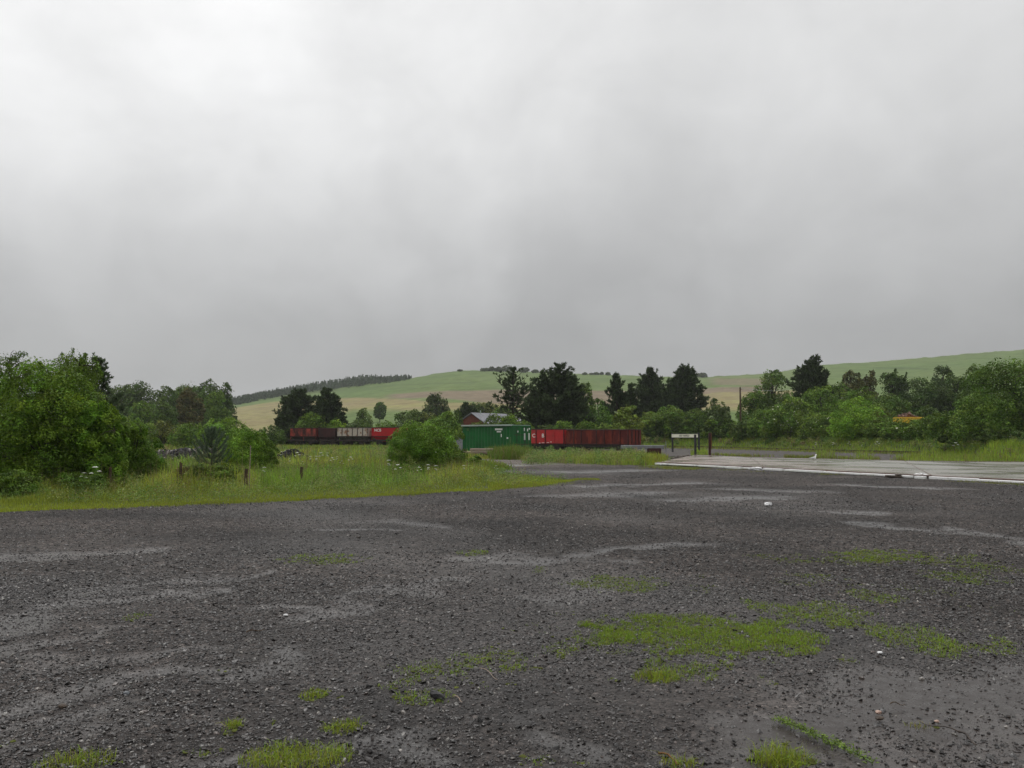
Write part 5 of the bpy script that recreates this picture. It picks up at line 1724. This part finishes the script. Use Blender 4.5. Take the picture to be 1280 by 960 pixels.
def crumple(name, pxx_, pyy_, r, mat, label, cat, seed, flat=.6, z=0):
    rng = np.random.default_rng(seed)
    import bmesh
    bm = bmesh.new(); bmesh.ops.create_icosphere(bm, subdivisions=3, radius=1)
    for v in bm.verts:
        p = v.co; k = 1 + .35 * (vnoise(np.array(p.x * 2.5 + seed), np.array(p.y * 2.5 + p.z * 2), seed) - .5) + .25 * (rng.uniform() - .5)
        k *= 1 + .5 * (vnoise(np.array(p.x * 6 + 9), np.array(p.y * 6 + p.z * 5), seed + 3) - .5)
        v.co = Vector((p.x * k * r * 1.2, p.y * k * r, max(p.z, -.4) * k * r * flat))
    me = bpy.data.meshes.new(name); bm.to_mesh(me); bm.free(); me.materials.append(mat)
    o = bpy.data.objects.new(name, me); COL.objects.link(o)
    x, y = map(float, G(pxx_, pyy_)); o.location = (x, y, z + r * flat * .35)
    tag(o, label, cat); return o
crumple('plastic_bag', 960, 632, .075, M['plastic'], 'white crumpled plastic bag alone on the dark gravel', 'plastic bag', 3, .75)
crumple('plastic_sheeting', 945, 587.6, .24, M['plastic'], 'bunched white sheeting with a dark fold where two kerbs of the left slab meet', 'sheeting', 5, .45)
crumple('plastic_sheeting', 1151, 596.8, .20, M['plastic'], 'bunched white sheeting at the joint before the right end slab', 'sheeting', 8, .6)
crumple('plastic_sheeting', 830, 581, .2, M['plastic'], 'torn white sheeting at the left tip of the slabs', 'sheeting', 9, .35)
x, y = map(float, G(1117, 597.5))
q = MB(); q.box((0, 0, .06), (.62, .2, .1), bev=.03, rz=.15, ry=.05); q.box((.2, .02, .12), (.25, .16, .08), bev=.03, rz=.5)
o = q.build('broken_timber', M['dark_timber']); o.location = (x, y, .0); tag(o, 'dark broken timber lying before the white kerb of the middle slab', 'timber')

# small white marker pegs? (none) -- track bed and rails behind the slabs
RL = [(740, 558.0), (799, 558.3), (880, 559.2), (940, 561), (1000, 562.8), (1070, 564.8), (1150, 566.8)]
tb = [(p[0], p[1] - .4) for p in RL] + [(1150, 576), (1130, 576.5), (935, 571.8), (868, 568.8), (795, 573), (760, 567)]
w = [GP(x, y, 0) for x, y in tb]
mk('track_bed', [(p[0], p[1], -.006) for p in w], [tuple(range(len(w)))[::-1]], M['ballast'])
tag(bpy.data.objects['track_bed'], kind='structure')
P0 = np.array([GP(x, y, 0) for x, y in RL])
tt = np.linspace(0, 1, 40); arc = np.concatenate([[0], np.cumsum(np.linalg.norm(np.diff(P0, axis=0), axis=1))])
PL = np.stack([np.interp(tt * arc[-1], arc, P0[:, 0]), np.interp(tt * arc[-1], arc, P0[:, 1])], 1)
for _ in range(6): PL[1:-1] = (PL[:-2] + 2 * PL[1:-1] + PL[2:]) / 4
TG = np.gradient(PL, axis=0); TG /= np.linalg.norm(TG, axis=1, keepdims=True); NM = np.stack([-TG[:, 1], TG[:, 0]], 1)
def rail(off, label):
    c = PL + NM * off
    V = []; F_ = []
    prof = [(-.07, 0), (-.07, .02), (-.013, .03), (-.013, .115), (-.035, .12), (-.035, .155), (.035, .155), (.035, .12), (.013, .115), (.013, .03), (.07, .02), (.07, 0)]
    n = len(prof)
    for k in range(len(c)):
        for (a, z) in prof: V.append((c[k][0] + NM[k][0] * a, c[k][1] + NM[k][1] * a, z + .03))
    for k in range(len(c) - 1):
        for m in range(n): F_.append((k * n + m, (k + 1) * n + m, (k + 1) * n + (m + 1) % n, k * n + (m + 1) % n))
    o = mk('rail', V, F_, M['black_steel']); tag(o, label, 'rail', 'rails behind the slabs')
rail(0, 'dark rail nearest the grass bank behind the slabs')
rail(-1.435, 'dark rail nearest the concrete slabs')
rng = np.random.default_rng(9)
s_o = None
for i in range(44):
    f_ = (i + .5) / 44 * (len(PL) - 1); k = int(f_); fr = f_ - k
    p = PL[k] * (1 - fr) + PL[k + 1] * fr - NM[k] * .72
    if s_o is None:
        slp = MB(); slp.box((0, 0, 0), (.25, 2.5, .10), bev=.015); o = slp.build('sleeper', M['dark_timber']); s_o = o
    else:
        o = s_o.copy(); COL.objects.link(o)
    o.location = (p[0], p[1], -.012); o.rotation_euler = (0, 0, math.atan2(TG[k][1], TG[k][0]) + rng.normal(0, .01))
    tag(o, 'dark wooden sleeper under the two rails behind the slabs', 'sleeper', 'sleepers under the rails')

# ------------------------------------------------------------------ station sign and posts
def sign():
    d = 78
    xl, yl = line_pt(840.5, d + 5); xr, yr = line_pt(873.5, d)
    L_ = math.hypot(xr - xl, yr - yl); ang = math.atan2(yr - yl, xr - xl)
    root = empty('station_sign', ((xl + xr) / 2, (yl + yr) / 2, 0), ang)
    tag(root, 'cream station name board on black posts reading EAST TANFIELD', 'station sign')
    zt = float(AT(857, 542.4, d + 2)[2])
    for s in (-1, 1):
        p = MB(); p.box((s * L_ / 2, 0, (zt + .06) / 2), (.15, .15, zt + .06), bev=.015); p.box((s * L_ / 2, 0, zt + .08), (.19, .19, .05), bev=.02)
        p.build('post', M['black_paint'], root)
    b_ = MB(); b_.box((0, -.085, zt - .17), (L_ - .10, .04, .34), bev=.006); bo = b_.build('board', M['cream'], root)
    f_ = MB()
    for s in (-1, 1): f_.box((0, -.09, zt - .17 + s * .185), (L_ - .06, .06, .03))
    f_.build('board_frame', M['black_paint'], root)
    text_mesh('lettering', '- EAST TANFIELD -', .25, M['black_letter'], root, (0, -.108, zt - .18), (R(90), 0, 0), sx=1.12)
sign()
def post(name, px, pyb, pyt, w, mat, label, lean=0, cat='post', cap=None):
    x, y = map(float, G(px, pyb)); z = float(AT(px, pyt, y)[2])
    rng = np.random.default_rng(int(px * 7))
    q = MB(); n = 6
    V = []; 
    for i in range(n):
        t = i / (n - 1); zz_ = -.2 + (z + .2) * t
        for k in range(6):
            a = 2 * math.pi * k / 6 + .3
            r = w / 2 * (1 + rng.uniform(-.12, .12)) * (1 - .12 * t)
            V.append((math.cos(a) * r + lean * zz_, math.sin(a) * r, zz_ + (rng.uniform(-.03, .03) if i == n - 1 else 0)))
    F_ = [(i * 6 + k, i * 6 + (k + 1) % 6, (i + 1) * 6 + (k + 1) % 6, (i + 1) * 6 + k) for i in range(n - 1) for k in range(6)] + [tuple((n - 1) * 6 + k for k in range(6))]
    q.add(V, F_)
    o = q.build(name, mat); o.location = (x, y, 0); tag(o, label, cat); return o
q = MB(); x, y = map(float, G(869.3, 570.2)); q.box((0, 0, 0.86), (.17, .17, 1.72), bev=.02)
for zz_ in (.45, .75): q.box((0, 0, zz_), (.19, .19, .03))
o = q.build('square_post', M['black_paint']); o.location = (x, y, 0); tag(o, 'short black square post in front of the right end of the station sign', 'post')
x, y = map(float, G(888, 570)); z = float(AT(888, 541, y)[2])
t_ = empty('lone_post', (x, y, 0)); tag(t_, 'brown wooden post with an orange side standing alone right of the sign', 'post')
q = MB(); q.box((-.04, 0, z / 2), (.16, .2, z), bev=.02); q.build('post_body', M['rust_dark'], t_)
q = MB(); q.box((.075, -.01, z / 2 + .3), (.07, .17, z - .6), bev=.01); q.build('orange_strip', M['orange_wood'], t_)
post('fence_post', 226, 614, 578, .10, M['post'], 'leaning reddish brown fence post in front of the brambles', lean=-.02)
post('fence_post', 307, 612, 586, .12, M['post'], 'dark fence post below the willow bush', lean=.02)
post('fence_post', 377, 606, 584, .13, M['post'], 'short fence post stump alone in the long grass', lean=0)
post('fence_post', 137, 616, 584, .085, M['post'], 'thin dark fence post at the right foot of the left thicket')
post('fence_post', 27, 620, 600, .11, M['post'], 'fence post half hidden near the left edge of the thicket')
# slim straw stake
q = MB(); q.tube([(0, 0, 0), (.03, 0, 1.35)], [.02, .012], 5); o = q.build('stake', M['timber']); x, y = map(float, G(311, 613)); o.location = (x, y, -.02); tag(o, 'thin pale stake right beside the dark fence post', 'stake')
# utility pole
x, y, z = map(float, AT(925, 484.5, 132)); z0 = float(T(x, y))
t_ = empty('utility_pole', (x, y, z0)); tag(t_, 'tall dark wooden utility pole standing behind the hedge', 'utility pole')
q = MB(); q.tube([(0, 0, -.3), (.02, 0, z - z0)], [.17, .12], 10); q.build('pole', M['post'], t_)
q = MB(); q.tube([(0, 0, z - z0 - .25), (.35, 0, z - z0 - .35)], .03, 5); q.tube([(.02, 0, z - z0 - .05), (.02, 0, z - z0 + .12)], .05, 6); q.build('insulator', M['black_steel'], t_)
q = MB(); q.tube([(.02 + i * 1.2, i * .6, z - z0 - .05 - .02 * i * (8 - i)) for i in range(9)], .02, 4); q.build('wire', M['roof_edge'], t_)

# old dock edge left of the sign
x, y = map(float, G(818, 573)); 
t_ = empty('buffer_stop', (x - .1, y + 6, 0), -.08); tag(t_, 'low weathered timber buffer stop at the end of the rusty wagon siding', 'buffer stop')
q = MB(); q.box((.2, 0, .72), (3.4, .26, .30), bev=.03); q.build('beam', M['slate'], t_)
for xx in (-1.3, -1.0, .95, 1.3):
    q = MB(); q.box((xx, 0, .28), (.22, .24, .58), bev=.02); q.build('upright', M['dark_timber'], t_)
q = MB(); q.box((1.1, .1, .40), (1.1, .5, .55), bev=.05); q.build('end_block', M['rust_dark'], t_)
x, y = map(float, G(819, 567)); 
q = MB(); q.add([(-.30, -.1, 0), (.30, -.1, 0), (.32, .1, 0), (-.32, .1, 0), (-.25, -.1, .45), (.25, -.1, .45), (.25, .1, .45), (-.25, .1, .45), (0, 0, .78)],
               [(0, 1, 5, 4), (1, 2, 6, 5), (2, 3, 7, 6), (3, 0, 4, 7), (4, 5, 8), (5, 6, 8), (6, 7, 8), (7, 4, 8)])
o = q.build('marker_stone', M['roof_edge']); o.location = (x, y, .35); o.scale = (.9, .9, .9)
o.location = (x, y, 0); tag(o, 'small pale pointed marker beside the rails left of the sign', 'marker')
q = MB(); q.tube([(0, 0, 0), (0, 0, 1.1)], .035, 6); o = q.build('thin_rod', M['slate']); x, y = map(float, G(832.5, 566)); o.location = (x, y, 0); tag(o, 'thin grey rod upright between the marker and the sign', 'rod')
for i, (px_, py_, s_) in enumerate([(848, 572.5, .5), (858, 572, .7), (842, 573.5, .35)]):
    crumple('dark_block', px_, py_, s_ * .5, M['dark_timber'], ['dark broken block just left of the first slab', 'larger dark lump under the sign, beside the first slab', 'smallest dark lump left of the first slab'][i], 'block', 30 + i, .45)

# ------------------------------------------------------------------ yellow skip with rubble
def skip():
    d = 97
    x, y, z = map(float, AT(1135, 518, d)); z0 = float(T(x, d))
    root = empty('skip', (x, d, z0)); tag(root, 'yellow skip heaped with rubble showing above the hedge', 'skip')
    zt = float(AT(1136, 521.5, d)[2]) - z0
    q = MB(); w = 1.15
    b0 = zt - 1.3
    q.add([(-w, -.9, b0), (w, -.9, b0), (w, .9, b0), (-w, .9, b0), (-w - .25, -1, zt), (w + .25, -1, zt), (w + .25, 1, zt), (-w - .25, 1, zt)],
          [(0, 1, 5, 4), (1, 2, 6, 5), (2, 3, 7, 6), (3, 0, 4, 7), (3, 2, 1, 0)])
    q.build('body', M['yellow'], root)
    q = MB(); q.box((0, -1.02, zt - .05), (2 * w + .5, .08, .1)); q.box((0, 1.02, zt - .05), (2 * w + .5, .08, .1)); q.build('rim', M['yellow'], root)
    q = MB(); q.box((0, 0, b0 / 2 - .05), (2.6, 1.8, b0), bev=.05); q.build('support_bank', M['ballast'], root)
    rng = np.random.default_rng(4)
    n = 70; P = np.stack([rng.uniform(-1.15, .9, n), rng.uniform(-.9, .9, n), np.zeros(n)], 1)
    P[:, 2] = zt - .1 + .5 * np.clip(1 - abs(P[:, 0] + .3) / 1.2, 0, 1) * rng.uniform(.3, 1, n)
    v, f = rocks(rng, P, rng.uniform(.10, .24, n), tilt=.8, flat=.6)
    o = mk('rubble', v, f, M['rubble'], root, colors=np.repeat(C(.16, .10, .08) * rng.uniform(.4, 1.6, (n, 1)), 12, 0))
skip()

# ------------------------------------------------------------------ rubble heaps in the meadow
def heap(pxc, pyb, wpx, hm, n, name, label, col=(.040, .038, .040), pale=.12, seed=1, rs=(.06, .16), depth=.5):
    rng = np.random.default_rng(seed)
    cx0, cy0 = map(float, G(pxc, pyb)); w = wpx / F * cy0
    a = rng.uniform(0, 2 * np.pi, n); q = np.sqrt(rng.uniform(0, 1, n))
    x = np.cos(a) * q * w / 2; y = np.sin(a) * q * w / 2 * depth
    z = hm * np.clip(1 - q ** 1.6, 0, 1) * (.6 + .6 * fbm(x + 5, y + 3, 3, seed))
    v, f = rocks(rng, np.stack([x, y, z], 1), rng.uniform(*rs, n), tilt=.7, flat=.7)
    # core under the stones
    c = np.array(col) * rng.uniform(.4, 1.7, (n, 1)); k = rng.uniform(0, 1, n) < pale * .35; c[k] = [.26, .24, .22]
    u = np.linspace(0, 2 * np.pi, 25)[:-1]; rr_ = np.linspace(0, 1, 6)
    U_, R_ = np.meshgrid(u, rr_, indexing='ij')
    cv = np.stack([np.cos(U_) * R_ * w / 2, np.sin(U_) * R_ * w / 2 * depth, hm * np.clip(1 - R_ ** 1.6, 0, 1) * .85 - .05], -1).reshape(-1, 3)
    cf = np.array([(i * 6 + j, i * 6 + j + 1, ((i + 1) % 24) * 6 + j + 1, ((i + 1) % 24) * 6 + j) for i in range(24) for j in range(5)])
    cf3 = np.concatenate([cf[:, :3], cf[:, [0, 2, 3]]])
    o = mk(name, np.concatenate([v, cv]), np.concatenate([f, cf3 + len(v)]), M['rubble'], None, colors=np.concatenate([np.repeat(c, 12, 0), np.tile(np.array(col) * .8, (len(cv), 1))]))
    o.location = (cx0, cy0, -.02); tag(o, label, 'heap'); return o
heap(228, 579, 78, .85, 1500, 'rubble_heap', 'wide dark rubble heap in the meadow left of the pine sapling', seed=1, pale=.2, rs=(.05, .13))
heap(252, 571, 66, .75, 1200, 'rubble_heap', 'further rubble heap with pale stones behind the wide dark one', seed=2, pale=.45, rs=(.07, .16))
heap(366, 576, 48, .8, 1000, 'coal_heap', 'black coal heap in the meadow below the first wagon', col=(.022, .021, .023), seed=3, pale=.08, rs=(.05, .12))
heap(205, 574, 40, .7, 700, 'rubble_heap', 'small grey rubble heap nearest the left thicket', col=(.07, .065, .06), seed=6, pale=.2)

# ------------------------------------------------------------------ cow parsley
def umbel():
    root = empty('cow_parsley', (0, 0, 0))
    rng = np.random.default_rng(2)
    q = MB(); q.tube([(0, 0, 0), (.02, 0, .55), (0, 0, .95)], [.008, .006, .004], 4, cap=False)
    heads = [(0, 0, 1.0, .085), (.12, .03, .86, .06), (-.11, -.04, .80, .06)]
    for hx, hy, hz, r in heads[1:]:
        q.tube([(0, 0, .55), (hx * .7, hy * .7, hz - .12), (hx, hy, hz)], .004, 4, cap=False)
    for hx, hy, hz, r in heads:
        for k in range(8):
            a = k * .785; q.tube([(hx, hy, hz - .05), (hx + math.cos(a) * r * .8, hy + math.sin(a) * r * .8, hz)], .0025, 3, cap=False)
    q.build('stem', M['stem'], root)
    for hx, hy, hz, r in heads:
        n = 90; a = rng.uniform(0, 6.28, n); rr_ = np.sqrt(rng.uniform(0, 1, n)) * r
        P = np.stack([hx + np.cos(a) * rr_, hy + np.sin(a) * rr_, hz + .02 - (rr_ / r) ** 2 * .02 + rng.normal(0, .004, n)], 1)
        nr = rng.normal(0, .3, (n, 3)) + [0, -.2, 1]; nr /= np.linalg.norm(nr, axis=1, keepdims=True)
        v, f, c = leaves(rng, P, nr, np.full(n, .022), np.ones((n, 3)), 1.0)
        mk('flower_head', v, f, M['petal'], root)
    return root
proto = umbel(); used_p = False
rng = np.random.default_rng(13)
def flowers_at(lst, label, group, sc0=1.0):
    global used_p
    for (px_, py_) in lst:
        o = proto if not used_p else copy_tree(proto)
        used_p = True
        x, y = map(float, G(px_, py_))
        z = float(T(x, y))
        o.location = (x, y, z); o.rotation_euler = (0, 0, rng.uniform(0, 6)); s = sc0 * rng.uniform(.5, .8)
        o.scale = (s, s, s * (1 if sc0 < 1.5 else .8)); tag(o, label, 'wild flower', group)
flowers_at([(352, 583), (362, 590), (371, 586), (378, 592), (401, 587), (409, 585), (415, 590), (421, 588), (427, 592), (388, 588), (395, 592), (438, 590)],
           'white cow parsley in the long grass below the hopper wagons', 'cow parsley in the meadow')
flowers_at([(486, 606), (497, 608), (524, 604), (535, 607), (545, 609), (620, 600), (580, 604)],
           'white cow parsley in front of the large round bush', 'cow parsley by the bush')
flowers_at([(118, 622), (104, 622), (330, 611)], 'white cow parsley at the foot of the left thicket and posts', 'cow parsley by the thicket')
flowers_at([(1020, 565), (1042, 566), (1062, 567), (1097, 566), (1128, 567), (1163, 569), (1219, 570), (1238, 570), (1253, 571), (1265, 571), (1195, 570), (1078, 566)],
           'white cow parsley on the grass bank below the right-hand bushes', 'cow parsley on the bank', 1.7)

# ------------------------------------------------------------------ gull
def gull():
    x, y = map(float, G(1017, 575.5, ZS))
    root = empty('gull', (x, y, ZS), 0); tag(root, 'white gull sitting on the rear of the middle concrete slab', 'gull')
    sec = [(-.26, .155, .012, .008), (-.20, .15, .035, .025), (-.12, .14, .060, .055), (-.03, .13, .080, .080), (.05, .14, .078, .082), (.10, .18, .055, .060), (.125, .24, .038, .040), (.14, .30, .038, .038), (.155, .335, .042, .040), (.175, .345, .036, .034), (.20, .342, .018, .018), (.208, .340, .008, .008)]
    V = []; F_ = []; n = 12
    for i, (cx0, cz, ry, rz) in enumerate(sec):
        i0, i1 = max(i - 1, 0), min(i + 1, len(sec) - 1)
        dx, dz = sec[i1][0] - sec[i0][0], sec[i1][1] - sec[i0][1]; l = math.hypot(dx, dz); nx, nz_ = -dz / l, dx / l
        for k in range(n):
            a = 2 * math.pi * k / n
            V.append((cx0 + nx * rz * math.cos(a), ry * math.sin(a), cz + nz_ * rz * math.cos(a)))
    for i in range(len(sec) - 1):
        for k in range(n): F_.append((i * n + k, i * n + (k + 1) % n, (i + 1) * n + (k + 1) % n, (i + 1) * n + k))
    F_ += [tuple(range(n))[::-1], tuple((len(sec) - 1) * n + k for k in range(n))]
    mk('body', V, F_, M['white_bird'], root, smooth=True)
    for s in (-1, 1):
        w = MB(); w.add([(.07, s * .082, .17), (.0, s * .094, .19), (-.14, s * .075, .185), (-.29, s * .02, .165), (-.16, s * .078, .13), (0, s * .095, .12)], [(0, 1, 5), (1, 2, 4, 5), (2, 3, 4)] if s > 0 else [(5, 1, 0), (5, 4, 2, 1), (4, 3, 2)])
        w.build('wing', M['grey_bird'], root)
        l = MB(); l.tube([(.0, s * .03, .07), (.01, s * .03, .0)], .006, 5); l.box((.02, s * .03, .004), (.05, .03, .006)); l.build('leg', M['bird_leg'], root)
        e = MB(); e.tube([(.180, s * .028, .352), (.180, s * .037, .352)], .006, 6); e.build('eye', M['dark_void'], root)
    b_ = MB(); b_.tube([(.20, 0, .340), (.235, 0, .332), (.25, 0, .318)], [.012, .008, .002], 6); b_.build('beak', M['beak'], root)
    root.scale = (1.0, 1.0, 1.0)
gull()

# ------------------------------------------------------------------ small things on the gravel
def twig(px1, py1, px2, py2, r, label, mat='post', bend=.06):
    x1, y1 = map(float, G(px1, py1)); x2, y2 = map(float, G(px2, py2))
    L_ = math.hypot(x2 - x1, y2 - y1); rng = np.random.default_rng(int(px1))
    q = MB(); q.tube([(L_ * t - L_ / 2, bend * L_ * math.sin(t * 3.1) + rng.normal(0, .01) * L_, .012 + r + .01 * math.sin(t * 6)) for t in np.linspace(0, 1, 7)], [r * (1 - .5 * t) for t in np.linspace(0, 1, 7)], 6)
    o = q.build('twig', M[mat]); o.location = ((x1 + x2) / 2, (y1 + y2) / 2, 0); o.rotation_euler = (0, 0, math.atan2(y2 - y1, x2 - x1)); tag(o, label, 'twig')
twig(824, 946, 850, 960, .006, 'curved orange brown twig at the bottom edge beside a sparse tuft', 'orange_wood', .1)
twig(1198, 919, 1220, 935, .007, 'dark twig on the puddle near the bottom right corner', 'dark_timber')
twig(1113, 883, 1132, 883, .004, 'short brown twig lying level in the upper part of the bottom right puddle', 'post', .02)
twig(1198, 918, 1150, 905, .004, 'thin dark twig running from the little weed sprig in the puddle', 'dark_timber', .02)
twig(567, 874, 578, 880, .004, 'tiny straw coloured stick right of the dark slate chip', 'timber')
twig(308, 793, 330, 789, .006, 'short brown stick on the gravel left of centre', 'post', .02)
twig(600, 838, 622, 852, .003, 'thin pale straw beside the grass left of centre', 'timber', .05)
def chip(px_, py_, size, mat, label, upright=False, seed=1, name='stone'):
    rng = np.random.default_rng(seed)
    x, y = map(float, G(px_, py_))
    import bmesh
    bm = bmesh.new(); bmesh.ops.create_icosphere(bm, subdivisions=2, radius=1)
    for v in bm.verts:
        v.co = Vector((v.co.x * size[0], v.co.y * size[1], v.co.z * size[2])) * (1 + rng.uniform(-.16, .16))
    me = bpy.data.meshes.new(name); bm.to_mesh(me); bm.free(); me.materials.append(mat)
    o = bpy.data.objects.new(name, me); COL.objects.link(o); o.location = (x, y, size[2] * .7)
    if upright: o.rotation_euler = (.2, .5, .2); o.location.z = .03
    tag(o, label, 'stone')
chip(546, 876, (.055, .018, .026), plain('dark_slate', (.022, .021, .023), .45, .5, (.05, .048, .05), 30, (80, .5, .004), stretch=(1, 1, 4)), 'dark slate chip tilted up on a small tuft of grass', True, 2, 'slate_chip')
pk = plain('pink_stone', (.42, .30, .24), .6, .3, (.30, .20, .16), 30, (90, .5, .003))
chip(1098, 892, (.018, .014, .011), pk, 'pale pinkish stone on the mud of the bottom right puddle', False, 4)
chip(1099, 899, (.026, .018, .012), M['dark_timber'], 'black stone directly below the pale pinkish stone', False, 5)
chip(1100, 817, (.022, .016, .010), M['plastic'], 'small flat white stone left of the right-hand grass patch', False, 6)
chip(1171, 903, (.014, .010, .008), pk, 'tiny orange pink stone by the weed sprig in the puddle', False, 7)
chip(158, 868, (.022, .016, .012), plain('blue_stone', (.12, .13, .14), .5), 'grey blue stone in the lower left gravel', False, 8)
chip(78, 885, (.026, .02, .016), M['dark_timber'], 'rounded black stone at the lower left', False, 9)
chip(448, 672.5, (.035, .03, .02), M['ballast'], 'pale brownish stone far out in the left gravel', False, 10)
chip(357, 770, (.022, .016, .012), M['plastic'], 'small white stone in the middle of the left gravel', False, 11)
# creeping weed runner
def weed():
    pts_px = [(972, 900), (990, 908), (1010, 917), (1030, 926), (1050, 935), (1070, 944), (1090, 956)]
    P = [np.array([*map(float, G(*p)), .012]) for p in pts_px]
    o0 = P[3].copy(); o0[2] = 0
    root = empty('creeping_weed', tuple(o0)); tag(root, 'long leafy green weed runner stretched over the bottom right puddle', 'weed')
    q = MB(); q.tube([p - o0 for p in P], .004, 5); q.build('stem', M['stem'], root)
    rng = np.random.default_rng(8)
    n = 420; t = rng.uniform(0, 1, n) ** 1.2 * (len(P) - 1); i = np.minimum(t.astype(int), len(P) - 2); fr = (t - i)[:, None]
    Pn = np.array(P); c = Pn[i] * (1 - fr) + Pn[i + 1] * fr - o0 + rng.normal(0, 1, (n, 3)) * [.022, .022, .007]
    c[:, 2] = np.abs(c[:, 2]) + .004
    nr = rng.normal(0, .4, (n, 3)) + [0, 0, 1]; nr /= np.linalg.norm(nr, axis=1, keepdims=True)
    v, f, cc = leaves(rng, c, nr, rng.uniform(.010, .024, n), C(.12, .18, .03) * rng.uniform(.6, 1.4, (n, 1)))
    mk('leaves', v, f, M['leaf'], root, colors=cc)
    m = 240; j = rng.integers(0, n, m)
    v, f, cc = blades(rng, c[j, 0], c[j, 1], c[j, 2] * 0, rng.uniform(.02, .06, m), np.full(m, .003), C(.13, .19, .035) * rng.uniform(.6, 1.4, (m, 1)), lean=.9)
    mk('grass_blades', v, f, M['grass'], root, colors=cc)
weed()
tuft(1148, 905, .05, 60, .03, 'small brown green weed sprig in the middle of the bottom right puddle', (.09, .10, .03))

# ------------------------------------------------------------------ damp air
def haze():
    m = bpy.data.materials.new('damp_air'); m.use_nodes = True; t = m.node_tree; t.nodes.clear()
    p = N(t, 'ShaderNodeVolumePrincipled'); p.inputs['Color'].default_value = (.92, .94, .96, 1); p.inputs['Density'].default_value = HAZE_D
    p.inputs['Anisotropy'].default_value = .2
    o = N(t, 'ShaderNodeOutputMaterial'); t.links.new(p.outputs[0], o.inputs['Volume'])
    q = MB(); q.box((0, 1450, 75), (18200, 3200, 190))
    b_ = q.build('haze', m); tag(b_, 'thin damp grey air over the whole valley', 'haze', kind='stuff')
HAZE_D = 0.00018
haze()
